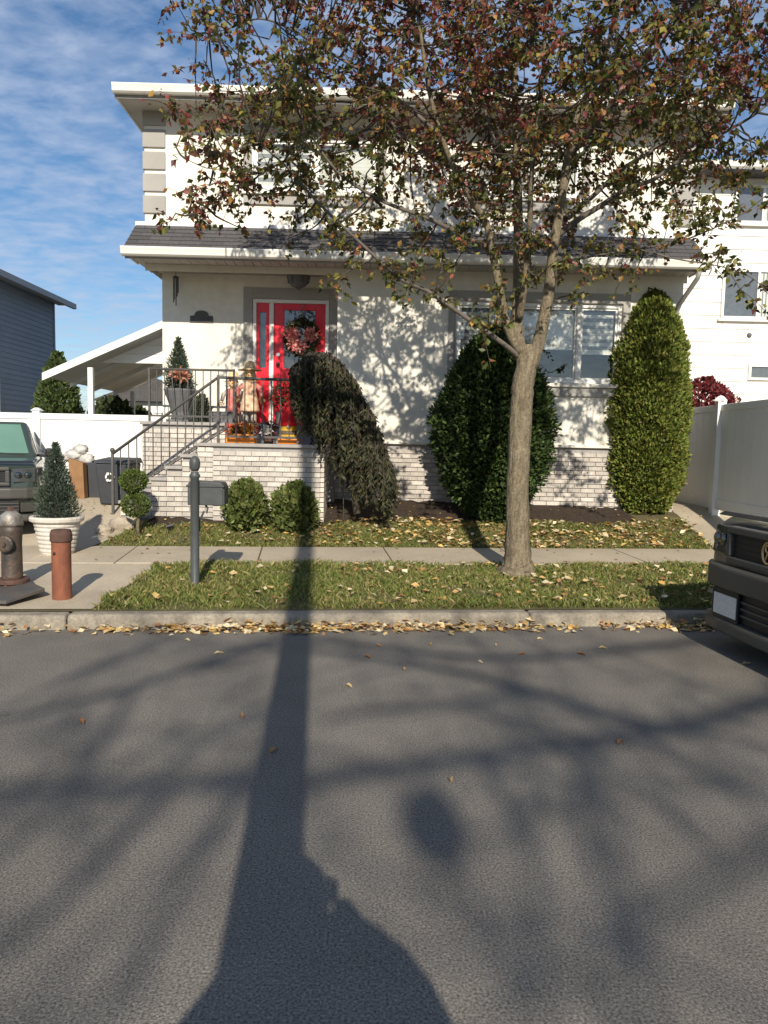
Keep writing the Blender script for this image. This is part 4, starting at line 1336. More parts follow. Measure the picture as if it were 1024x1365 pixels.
# ------------------------------------------------------------------ street furniture
# mailbox
mp_ = onz(260, 781, .17)
mg = gz(mp_.x, mp_.y)
ml = thing('mailbox', 'dark grey mailbox hung on a round post in the verge', 'mailbox', (mp_.x, mp_.y, mg))
mt = at(261, 626, mp_.y).z
MB().lathe([(.055, 0), (.055, .03), (.042, .05), (.040, mt-mg-.06), (.05, mt-mg-.05), (.05, mt-mg-.03), (.036, mt-mg-.01), (.036, mt-mg)], (mp_.x, mp_.y, mg-.02), 18).build('post', 'mail', ml, smooth=True)
MB().lathe([(.03, 0), (.047, .03), (.052, .075), (.044, .115), (.018, .14), (.004, .145)], (mp_.x, mp_.y, mt-.015), 16).build('finial', 'mail', ml, smooth=True)
b0_, b1_ = at(251, 673, mp_.y+.06), at(298, 642, mp_.y+.06)
by = mp_.y+.03
bd = .24
body = MB().prism([(b0_.x, b0_.z), (b1_.x, b0_.z), (b1_.x, b1_.z-.035), (b1_.x-.02, b1_.z-.01), (b0_.x+.02, b1_.z), (b0_.x, b1_.z-.03)], by, by+bd).build('box', 'mail', ml, bevel=.008)
MB().box(b0_.x-.01, b1_.x+.012, by-.012, by+.004, b1_.z-.05, b1_.z-.035).build('lid_edge', 'mail', body)
MB().box(b1_.x, b1_.x+.01, by+.02, by+bd-.02, b0_.z+.01, b1_.z-.05).build('door', 'mail', body)
MB().tube([(b0_.x+.16, by+.05, b0_.z), (b0_.x+.18, by+.05, b0_.z-.03), (b0_.x+.17, by+.05, b0_.z-.075), (b0_.x+.145, by+.05, b0_.z-.06), (b0_.x+.10, by+.05, b0_.z-.16), (mp_.x+.03, by+.02, b0_.z-.25)], .010, 6).build('scroll_bracket', 'mail', ml, smooth=True)

# red pipe bollard
pp_ = onz(83, 799, .135)
pg = gz(pp_.x, pp_.y)
pz = at(81, 706, pp_.y).z
pr_ = .082
bo = thing('pipe_bollard', 'rusty red steel pipe bollard with a brown cap', 'bollard', (pp_.x, pp_.y, pg))
MB().lathe([(pr_, 0), (pr_*.99, .3), (pr_, pz-pg-.1)], (pp_.x, pp_.y, pg), 24).build('pipe', 'rust', bo, smooth=False)
MB().lathe([(pr_*1.04, 0), (pr_*1.13, .01), (pr_*1.13, .07), (pr_*1.05, .085), (pr_*1.0, .105), (.01, .11)], (pp_.x, pp_.y, pz-.105), 24).build('cap', 'rustdark', bo, smooth=False)
MB().ball((pp_.x-.028, pp_.y-pr_+.004, pz-.20), .014, n=8, m=6).build('bolt_hole', 'black', bo)
# hydrant
hp = onz(17, 785, .15)
hg = gz(hp.x, hp.y)
hz = at(18, 678, hp.y).z-hg
R_ = .098
hy = thing('fire_hydrant', 'worn black fire hydrant with silver top by the driveway', 'hydrant', (hp.x, hp.y, hg))
MB().lathe([(R_, .09), (R_*.93, .12), (R_*.9, hz*.55), (R_*.96, hz*.72), (R_*.98, hz*.8)], (hp.x, hp.y, hg), 24).build('barrel', 'hydrant', hy, smooth=True)
fl_ = MB().lathe([(R_*1.45, .055), (R_*1.5, .06), (R_*1.5, .085), (R_*1.45, .095), (R_*.9, .1)], (hp.x, hp.y, hg), 24).build('flange', 'rustdark', hy)
MB().lathe([(R_*1.1, -.02), (R_*1.12, .05), (R_*1.0, .056)], (hp.x, hp.y, hg), 20).build('base', 'rustdark', hy)
for k in range(8):
    a = k*math.pi/4
    MB().lathe([(.016, 0), (.016, .05)], (hp.x+R_*1.28*math.cos(a), hp.y+R_*1.28*math.sin(a), hg+.03), 6).build('bolt', 'rust', fl_)
MB().lathe([(R_*1.06, hz*.79), (R_*1.08, hz*.82), (R_*1.0, hz*.86), (R_*.9, hz*.92), (R_*.5, hz*.965), (.03, hz*.975)], (hp.x, hp.y, hg), 24).build('bonnet', 'silver', hy, smooth=True)
MB().lathe([(.03, hz*.97), (.026, hz*1.02), (.005, hz*1.025)], (hp.x, hp.y, hg), 5).build('operating_nut', 'rustdark', hy)
for a, mname in ((-90, 'hydrant'), (170, 'rustdark')):
    mt_ = Matrix.Translation((hp.x, hp.y, hg+hz*.58)) @ Matrix.Rotation(rad(a+90), 4, 'Z') @ Matrix.Rotation(rad(90), 4, 'X')
    noz = MB().lathe([(.062, R_*.7), (.062, R_*1.1), (.075, R_*1.12), (.075, R_*1.4), (.06, R_*1.48), (.02, R_*1.5), (.02, R_*1.7)], (0, 0, 0), 14).build('nozzle_cap', mname, hy, mtx=mt_, smooth=False)
# steel plate resting on the apron
sp = [onz(-40, 806, .14), onz(8, 809, .14), onz(60, 789, .2), onz(30, 778, .15), onz(-40, 778, .15)]
pl_ = MB()
zz = [.155, .16, .205, .175, .17]
lo_ = [(v.x, v.y, z) for v, z in zip(sp, zz)]
pl_.add(lo_+[(x, y, z+.03) for x, y, z in lo_], [(0, 1, 2, 3, 4), (9, 8, 7, 6, 5)]+[(i, 5+i, 5+(i+1) % 5, (i+1) % 5) for i in range(5)])
tag(pl_.build('steel_plate', 'steel', bevel=.005), 'flat dark steel plate lying tilted at foot of the hydrant', 'plate')
# white pot with conifer on the driveway
wp = onz(77, 737, .23)
wz = gz(wp.x, wp.y)+.005
wh = at(77, 690, wp.y).z-wz+.02
pc_ = thing('potted_conifer', 'small conifer in a whitewashed basket weave pot on the driveway', 'potted plant', (wp.x, wp.y, wz))
pr0 = .19
prof_ = [(pr0*.9, 0), (pr0*.95, .02)]
for k in range(7):
    f_ = k/7; r_ = pr0*.95+(.255-pr0)*f_
    prof_ += [(r_, .03+(wh-.1)*f_), (r_+.012, .03+(wh-.1)*(f_+.05)), (r_+.012, .03+(wh-.1)*(f_+.1)), (r_+.004, .03+(wh-.1)*(f_+.135))]
prof_ += [(.26, wh-.07), (.275, wh-.06), (.29, wh-.05), (.295, wh-.02), (.285, wh), (.25, wh), (.24, wh-.05), (.01, wh-.05)]
MB().lathe(prof_, (wp.x, wp.y, wz), 28).build('pot', 'pot', pc_, smooth=False)
top = at(82, 592, wp.y).z
c_ = (wp.x, wp.y, wz+wh-.06)
hh_ = top-c_[2]
MB().tube([c_, (c_[0], c_[1], top-.05)], [.02, .005], 6).build('trunk', 'twig', pc_)
P_, D_ = rev_points(6500, c_, [(0, .20), (.12*hh_, .225), (.35*hh_, .20), (.6*hh_, .13), (.85*hh_, .055), (hh_, .008)], .25, .13)
cloud_plant(P_, D_, .045, .28, [(.075, .10, .07), (.055, .08, .058), (.095, .12, .085), (.045, .065, .045)], 'foliage', pc_, upw=.9, jit=.45)
# wheeled bin with recycling mark
bp_ = at(152, 690, 10.6)
bg_ = gz(bp_.x, 10.6)+.008
b0x, b1x, bt = at(128, 690, 10.6).x, at(174, 690, 10.6).x, at(150, 618, 10.6).z
bn = thing('wheeled_bin', 'dark grey wheeled bin with white recycling mark by the steps', 'bin', (bp_.x, 10.8, bg_))
MB().hexa([(b0x+.05, 10.62, bg_+.03), (b1x-.05, 10.62, bg_+.03), (b1x-.05, 11.05, bg_+.03), (b0x+.05, 11.05, bg_+.03)], [(b0x, 10.58, bt), (b1x, 10.58, bt), (b1x, 11.12, bt), (b0x, 11.12, bt)]).build('body', 'bin', bn, bevel=.02)
MB().hexa([(b0x-.02, 10.55, bt+.002), (b1x+.02, 10.55, bt+.002), (b1x+.02, 11.15, bt+.002), (b0x-.02, 11.15, bt+.002)], [(b0x, 10.6, bt+.05), (b1x, 10.6, bt+.05), (b1x, 11.12, bt+.08), (b0x, 11.12, bt+.08)]).build('lid', 'bin', bn, bevel=.015)
for x in (b0x+.02, b1x-.06):
    w_ = MB().lathe([(.1, 0), (.11, .01), (.11, .04), (.1, .05)], (0, 0, 0), 18).build('wheel', 'tyre', bn, mtx=Matrix.Translation((x, 11.08, bg_+.11)) @ Matrix.Rotation(rad(90), 4, 'Y'))
lc = at(146, 636, 10.57)
lg = MB()
for k in range(3):      # three chasing arrows
    a0_ = rad(90+120*k)
    pts = [Vector((lc.x+.05*math.cos(a0_-t), 0, lc.z+.05*math.sin(a0_-t))) for t in np.linspace(.15, 1.45, 6)]
    for i in range(5):
        yq = 10.571
        p, q_ = pts[i], pts[i+1]
        o_ = Vector((p.x-lc.x, 0, p.z-lc.z))*.22; o2 = Vector((q_.x-lc.x, 0, q_.z-lc.z))*.22
        lg.add([(p.x-o_.x, yq, p.z-o_.z), (q_.x-o2.x, yq, q_.z-o2.z), (q_.x+o2.x, yq, q_.z+o2.z), (p.x+o_.x, yq, p.z+o_.z)], [(0, 1, 2, 3)])
    e = pts[-1]; dr = (pts[-1]-pts[-2]).normalized(); nn = Vector((e.x-lc.x, 0, e.z-lc.z)).normalized()
    lg.add([(e.x-nn.x*.025, 10.571, e.z-nn.z*.025), (e.x+nn.x*.025, 10.571, e.z+nn.z*.025), (e.x+dr.x*.035, 10.571, e.z+dr.z*.035)], [(0, 1, 2)])
lg.build('recycling_mark', 'white', bn)
# clutter beside the bin
q = at(109, 690, 11.0); qz = gz(q.x, 11)+.008
k0 = at(94, 640, 11.0); k1 = at(112, 617, 11.0)
cb = MB().hexa([(k0.x, 11.0, qz), (k1.x+.02, 10.95, qz), (k1.x+.02, 11.1, qz), (k0.x, 11.15, qz)], [(k0.x-.03, 11.0, k1.z+.06), (k1.x, 10.95, k1.z), (k1.x, 11.1, k1.z), (k0.x-.03, 11.15, k1.z+.06)]).build('cardboard_box', 'card', bevel=.006)
tag(cb, 'flattened brown cardboard box leaning behind the white potted conifer', 'box')
bt_ = thing('white_bag_pile', 'crumpled white bags heaped on a dark crate by bin', 'bag', (q.x+.1, 11.3, qz))
MB().box(q.x-.12, q.x+.32, 11.15, 11.5, qz, k1.z+.0).build('crate', 'bin', bt_, bevel=.01)
for px_, py_, r_ in ((100, 607, .12), (116, 613, .11), (108, 600, .10), (93, 609, .09)):
    c = at(px_, py_, 11.3)
    MB().ball(c, r_*1.05, r_*.9, r_*.8, 18, 12, rough=.2).build('bag', 'bag', bt_, smooth=True)
# edging stones near the topiary
for k, (x, y, r_, lab) in enumerate(((163, 691, .15, 'rounded tan boulder edging the bed below the topiary'), (139, 692, .10, 'flat pale edging stone where driveway meets the bed'))):
    c = at(x, y, 9.8-.2*k); zz = gz(c.x, c.y)
    o = MB().ball((c.x, c.y, zz+.04), r_*1.2, r_*.9, r_*.75, 10, 7, rough=.12).build('edging_stone', 'rock', bevel=.0, smooth=False)
    tag(o, lab, 'stone')
c = at(225, 688, 9.7)
sl2 = thing('garden_spotlight', 'small dark ground spotlight in mulch below the brick steps', 'light', (c.x, 9.7, gz(c.x, 9.7)))
MB().tube([(c.x, 9.7, gz(c.x, 9.7)-.02), (c.x, 9.7, gz(c.x, 9.7)+.07)], .008, 6).build('spike', 'black', sl2)
MB().tube([(c.x-.03, 9.7, gz(c.x, 9.7)+.08), (c.x+.05, 9.72, gz(c.x, 9.7)+.10)], [.028, .035], 10).build('lamp_head', 'black', sl2)

# ------------------------------------------------------------------ porch decorations
pl = at(398, 374, 11.75)
lamp = thing('porch_lamp', 'dark bowl shaped ceiling lamp hanging above the front door', 'lamp', (pl.x, 11.75, GZ+.028))
lz = GZ+.027
MB().lathe([(.09, 0), (.09, -.02), (.02, -.03), (.02, -.06)], (pl.x, 11.75, lz), 18).build('ceiling_rose', 'iron', lamp)
MB().lathe([(.17, -.06), (.175, -.075), (.165, -.10), (.15, -.17), (.10, -.225), (.03, -.245), (.012, -.27)], (pl.x, 11.75, lz), 20).build('shade', 'greypot', lamp, smooth=True)
for k in range(6):
    a = k*math.pi/3
    MB().tube([(pl.x+.175*math.cos(a), 11.75+.175*math.sin(a), lz-.06), (pl.x+.156*math.cos(a), 11.75+.156*math.sin(a), lz-.17), (pl.x+.03*math.cos(a), 11.75+.03*math.sin(a), lz-.25)], .007, 5).build('strap', 'iron', lamp)
pq = at(269, 424, RY)
pla = thing('house_plaque', 'dark arched plaque on porch wall left of the door', 'plaque', (pq.x, RY-.02, pq.z))
poly = [(-.18, -.07), (.18, -.07), (.18, .03), (.12, .035), (.10, .07)]+[(.10*math.cos(t), .07+.045*math.sin(t)) for t in np.linspace(.2, math.pi-.2, 8)]+[(-.10, .07), (-.12, .035), (-.18, .03)]
MB().prism([(pq.x+x, pq.z+z) for x, z in poly], RY-.022, RY-.002).build('board', 'greypot', pla, bevel=.004)
MB().prism([(pq.x+x*.88, pq.z+z*.85+.004) for x, z in poly], RY-.028, RY-.023).build('face', 'iron', pla)
sc_ = at(239, 385, RY)
sco = thing('wind_chime', 'dark narrow wind chime hanging by the porch corner', 'wind chime', (sc_.x, 11.9, GZ))
MB().lathe([(.045, 0), (.05, .012), (.03, .03), (.006, .04)], (sc_.x, 11.9, sc_.z+.12), 12).build('top_disc', 'iron', sco)
MB().tube([(sc_.x, 11.9, GZ+.028), (sc_.x, 11.9, sc_.z+.16)], .003, 4).build('cord', 'black', sco)
for k in range(5):
    a = k*1.257; l_ = .2+.05*k
    MB().tube([(sc_.x+.036*math.cos(a), 11.9+.036*math.sin(a), sc_.z+.12), (sc_.x+.036*math.cos(a), 11.9+.036*math.sin(a), sc_.z+.10-l_)], .009, 6).build('chime_tube', 'greypot', sco)


def tufts(c, r, n, ln, ratio, pal, name, parent, m='flower', squash=1.0, upw=.3):
    u = unit(RN.normal(size=(n, 3)))
    p_ = np.array(c)+u*np.array([r, r, r*squash])*RN.uniform(.35, 1, (n, 1))
    return cloud_plant(p_, u, ln, ratio, pal, name, parent, m=m, upw=upw, jit=.5)


# wreath
wc = at(402, 449, RY-.06)
wr = thing('door_wreath', 'green wreath with two pink bows on the red door', 'wreath', (wc.x, RY-.03, wc.z))
n = 1500
a = RN.uniform(0, 2*math.pi, n); rr_ = .225+RN.normal(0, .03, n)
P_ = np.stack([wc.x+rr_*np.cos(a), RY-.035+RN.normal(0, .014, n), wc.z+rr_*np.sin(a)], 1)
D_ = np.stack([np.cos(a+.8), -.5*np.ones(n), np.sin(a+.8)], 1)
cloud_plant(P_, D_, .055, .4, [(.045, .06, .03), (.06, .08, .035), (.10, .07, .04)], 'greenery', wr, upw=0, jit=.5)
MB().tube([(wc.x+.235*math.cos(t), RY-.03, wc.z+.235*math.sin(t)) for t in np.linspace(0, 2*math.pi, 25)], .02, 6, cap=False).build('ring', 'twig', wr)
for sx, sz, cnt in ((-.15, .03, 260), (.15, .04, 260), (-.02, -.15, 160), (-.12, -.12, 120)):
    u = unit(RN.normal(size=(cnt, 3)))
    cloud_plant(np.array((wc.x+sx, RY-.075, wc.z+sz))+u*np.array([.095, .035, .10])*RN.uniform(.2, 1, (cnt, 1)), u, .06, .5, [(.85, .26, .28), (.80, .16, .20), (.88, .56, .50), (.80, .42, .28)], 'bow', wr, m='flower', upw=0)
MB().box(wc.x+.005, wc.x+.022, RY+.006, RY+.016, wc.z+.2, DZ1-.07).build('hanger', 'silver', wr)

# planter with dressed conifer at the left end of the porch
q = at(240, 563, 11.65)
u0 = thing('porch_conifer', 'small conifer with an orange bow in a grey urn on the porch', 'potted plant', (q.x, 11.65, 1.815))
MB().box(q.x-.17, q.x+.17, 11.48, 11.82, 1.816, 1.86).build('plinth', 'greypot', u0, bevel=.008)
MB().lathe([(.12, .045), (.15, .06), (.10, .10), (.13, .18), (.20, .38), (.235, .47), (.245, .50), (.22, .51), (.2, .48), (.01, .47)], (q.x, 11.65, 1.815), 20).build('urn', 'greypot', u0, smooth=True)
c_ = (q.x-.02, 11.65, 2.29); hh_ = at(238, 452, 11.65).z-c_[2]
MB().tube([c_, (c_[0], c_[1], c_[2]+hh_*.95)], [.015, .004], 6).build('trunk', 'twig', u0)
P_, D_ = rev_points(3600, c_, [(0, .20), (.15*hh_, .22), (.45*hh_, .15), (.75*hh_, .075), (hh_, .01)], .2, .16)
cloud_plant(P_, D_, .055, .3, [(.075, .10, .065), (.055, .08, .05), (.10, .12, .09)], 'foliage', u0, upw=.8)
tufts(at(241, 500, 11.45), .11, 320, .07, .45, [(.64, .30, .20), (.70, .42, .28), (.55, .22, .12)], 'orange_bow', u0, squash=.55)
P_, D_ = rev_points(1500, (q.x+.34, 11.62, 1.82), [(0, .1), (.12, .15), (.28, .1), (.4, .02)], .3, .2)
fg = thing('porch_fern', 'low dark foliage plant on the porch beside the grey urn', 'plant', (q.x+.34, 11.62, 1.815))
cloud_plant(P_, D_, .07, .3, [(.06, .08, .05), (.09, .10, .07)], 'foliage', fg, upw=.8)
MB().lathe([(.07, 0), (.09, .1), (.095, .11)], (q.x+.34, 11.62, 1.816), 14).build('pot', 'greypot', fg)
q = at(297, 550, 11.55)
bx_ = thing('porch_box', 'low grey storage box on the porch behind the railing', 'box', (q.x, 11.55, 1.815))
MB().box(q.x-.19, q.x+.17, 11.45, 11.75, 1.816, 1.97).build('body', 'greypot', bx_, bevel=.01)
MB().box(q.x-.2, q.x+.18, 11.44, 11.76, 1.971, 1.99).build('lid', 'greypot', bx_, bevel=.005)


def scarecrow(px_, h_, lab, dress, shirt, Y=11.5):
    q = at(px_, 555, Y)
    x, z0 = q.x, 1.816
    t = thing('scarecrow_doll', lab, 'scarecrow', (x, Y, z0), 'harvest dolls on the porch')
    k = h_/.85
    for s_ in (-1, 1):
        MB().tube([(x+s_*.055*k, Y-.02, z0), (x+s_*.05*k, Y, z0+.28*k)], [.035*k, .045*k], 8).build('leg', 'denim', t)
        MB().ball((x+s_*.055*k, Y-.05, z0+.025*k), .035*k, .06*k, .026*k, 8, 6).build('boot', 'wood', t, smooth=True)
        MB().tube([(x+s_*.08*k, Y, z0+.52*k), (x+s_*.15*k, Y-.02, z0+.46*k), (x+s_*.17*k, Y-.06, z0+.36*k)], [.035*k, .035*k, .03*k], 8).build('arm', shirt, t, smooth=True)
        tufts((x+s_*.17*k, Y-.07, z0+.33*k), .03, 40, .06, .15, [(.6, .42, .18), (.5, .33, .14)], 'straw_hand', t, upw=-.6)
    MB().lathe([(.13*k, .16*k), (.135*k, .18*k), (.10*k, .36*k), (.085*k, .45*k), (.095*k, .54*k), (.03*k, .57*k)], (x, Y, z0), 14).build('body', dress, t, smooth=True)
    hd = MB().ball((x, Y-.01, z0+.65*k), .085*k, .08*k, .09*k, 14, 10).build('head', 'straw', t, smooth=True)
    for s_ in (-1, 1):
        MB().ball((x+s_*.03*k, Y-.085*k, z0+.665*k), .010*k, n=6, m=5).build('eye', 'black', hd)
    MB().ball((x, Y-.092*k, z0+.64*k), .012*k, n=6, m=5).build('nose', 'orange', hd)
    MB().lathe([(.165*k, .71*k), (.16*k, .72*k), (.085*k, .735*k), (.075*k, .80*k), (.05*k, .83*k), (.005, .84*k)], (x, Y, z0), 16).build('hat', 'straw', t, smooth=True)
    tufts((x, Y, z0+.62*k), .105*k, 120, .08, .12, [(.62, .42, .16), (.55, .30, .12)], 'straw_hair', t, upw=-.5)


scarecrow(333, .95, 'straw hatted scarecrow doll in plaid, the taller of the pair', 'cloth1', 'cloth2', 11.45)
scarecrow(311, .82, 'smaller scarecrow doll in red cloth, shorter of the pair', 'cloth2', 'denim', 11.7)
# window box of flowers and pumpkins on the landing
LY = SY+.28
q0_, q1_ = at(303, 586, LY), at(341, 586, LY)
fb = thing('flower_box', 'orange wooden box of red and orange flowers on the stoop', 'planter', ((q0_.x+q1_.x)/2, LY, SZ))
zt = SZ+.13
bxm = MB()
for k in range(2):
    MB().box(q0_.x, q1_.x, LY-.1, LY-.085, SZ+.004+k*.064, SZ+.064+k*.064).build('slat', 'orange', fb, bevel=.003)
    MB().box(q0_.x, q1_.x, LY+.085, LY+.1, SZ+.004+k*.064, SZ+.064+k*.064).build('slat', 'orange', fb, bevel=.003)
for x in (q0_.x+.001, q1_.x-.016):
    MB().box(x, x+.015, LY-.084, LY+.084, SZ+.002, zt).build('end_board', 'orange', fb)
MB().box(q0_.x+.02, q1_.x-.02, LY-.08, LY+.08, SZ+.003, zt-.02).build('soil', 'mulch', fb)
for k in range(6):
    x = q0_.x+.04+(q1_.x-q0_.x-.08)*k/5
    tufts((x, LY+random.uniform(-.05, .05), zt+.06+.03*random.random()), .075, 120, .04, .7, ([(.74, .10, .06), (.80, .28, .16)], [(.82, .40, .05), (.80, .30, .04)], [(.70, .07, .08), (.82, .5, .25)])[k % 3], 'flower_head', fb)
tufts(((q0_.x+q1_.x)/2, LY, zt+.04), .16, 260, .05, .35, [(.06, .09, .03), (.09, .10, .04)], 'leaves', fb, squash=.4)


def pumpkin(x, y, z, r, lab):
    t = thing('pumpkin', lab, 'pumpkin', (x, y, z))
    n, m_ = 24, 9
    vs = [(x, y, z+.02*r)]
    for i in range(1, m_):
        th = math.pi*i/m_
        for k in range(n):
            a = 2*math.pi*k/n; q = 1-.07*(k % 3 == 0)
            vs.append((x+r*q*math.sin(th)*math.cos(a), y+r*q*math.sin(th)*math.sin(a), z+r*.8*(1-math.cos(th))))
    vs.append((x, y, z+r*1.52))
    fs = [(1+i*n+k, 1+i*n+(k+1) % n, 1+(i+1)*n+(k+1) % n, 1+(i+1)*n+k) for i in range(m_-2) for k in range(n)]
    fs += [(0, 1+(k+1) % n, 1+k) for k in range(n)]+[(len(vs)-1, 1+(m_-2)*n+k, 1+(m_-2)*n+(k+1) % n) for k in range(n)]
    MB().add(vs, fs).build('shell', 'pumpkin', t, smooth=True)
    MB().tube([(x, y, z+r*1.45), (x+.01, y, z+r*1.7), (x+.03, y, z+r*1.8)], [.02, .014, .012], 6).build('stem', 'bark2', t)


q = at(327, 560, LY-.02)
pumpkin(q.x, LY+.02, zt-.0, .085, 'small orange pumpkin sitting among flowers in the orange box')
# white flowered pot
q = at(358, 586, LY)
wf = thing('flower_pot', 'dark pot of purple foliage with white blooms on stoop', 'potted plant', (q.x, LY, SZ))
MB().lathe([(.06, .003), (.08, .1), (.088, .12), (.075, .12), (.01, .1)], (q.x, LY, SZ), 16).build('pot', 'rustdark', wf)
tufts((q.x, LY, SZ+.18), .13, 420, .05, .4, [(.10, .04, .05), (.06, .07, .035), (.14, .05, .05)], 'foliage', wf, squash=.9)
for dx, dz in ((-.02, .21), (.02, .17), (-.05, .16)):
    tufts((q.x+dx, LY-.12, SZ+dz), .035, 60, .035, .8, [(.80, .78, .72)], 'bloom', wf)
# red topped harvest gnome
q = at(386, 586, LY)
gn = thing('harvest_gnome', 'red hatted yellow and brown harvest gnome on an orange box', 'ornament', (q.x, LY, SZ))
MB().box(q.x-.15, q.x+.15, LY-.1, LY+.1, SZ+.002, SZ+.075).build('box', 'orange', gn, bevel=.008)
MB().lathe([(.12, .077), (.14, .10), (.145, .13)], (q.x, LY, SZ), 18).build('lower_band', 'yellow', gn)
MB().lathe([(.143, .131), (.148, .15), (.143, .185)], (q.x, LY, SZ), 18).build('middle_band', 'wood', gn)
MB().lathe([(.142, .186), (.14, .22), (.135, .25)], (q.x, LY, SZ), 18).build('upper_band', 'yellow', gn)
MB().lathe([(.15, .251), (.16, .27), (.145, .34), (.10, .46), (.05, .56), (.005, .63)], (q.x, LY, SZ), 18).build('hat', 'redcloth', gn, smooth=True)
MB().ball((q.x, LY-.14, SZ+.235), .03, n=10, m=8).build('nose', 'skin', gn, smooth=True)
# red leaved plant behind
q = at(376, 560, 11.55)
rp = thing('poinsettia', 'red and green potted plant standing before the red door', 'potted plant', (q.x, 11.55, 1.815))
MB().lathe([(.08, .002), (.10, .16), (.11, .18), (.01, .17)], (q.x, 11.55, 1.815), 14).build('pot', 'greypot', rp)
MB().tube([(q.x, 11.55, 1.95), (q.x+.02, 11.5, 2.3)], .012, 5).build('stem', 'twig', rp)
tufts((q.x+.03, 11.5, 2.25), .2, 420, .07, .5, [(.05, .09, .03), (.40, .04, .04), (.07, .08, .03), (.55, .06, .06)], 'foliage', rp)
# white blooms hanging by the weeping tree
q = at(459, 600, 10.45)
wb_ = thing('white_flower_stake', 'white flower stake beside the weeping conifer and stoop', 'flower', (q.x, 10.45, gz(q.x, 10.45)))
MB().tube([(q.x, 10.45, gz(q.x, 10.45)-.02), (q.x, 10.45, q.z+.12)], .006, 5).build('stem', 'twig', wb_)
for dx, dz in ((-.07, .1), (-.05, .06), (-.02, -.02), (.02, -.10), (.03, -.14)):
    tufts((q.x+dx, 10.4, q.z+dz), .045, 70, .05, .7, [(.78, .77, .74)], 'bloom', wb_)

# ------------------------------------------------------------------ vehicles


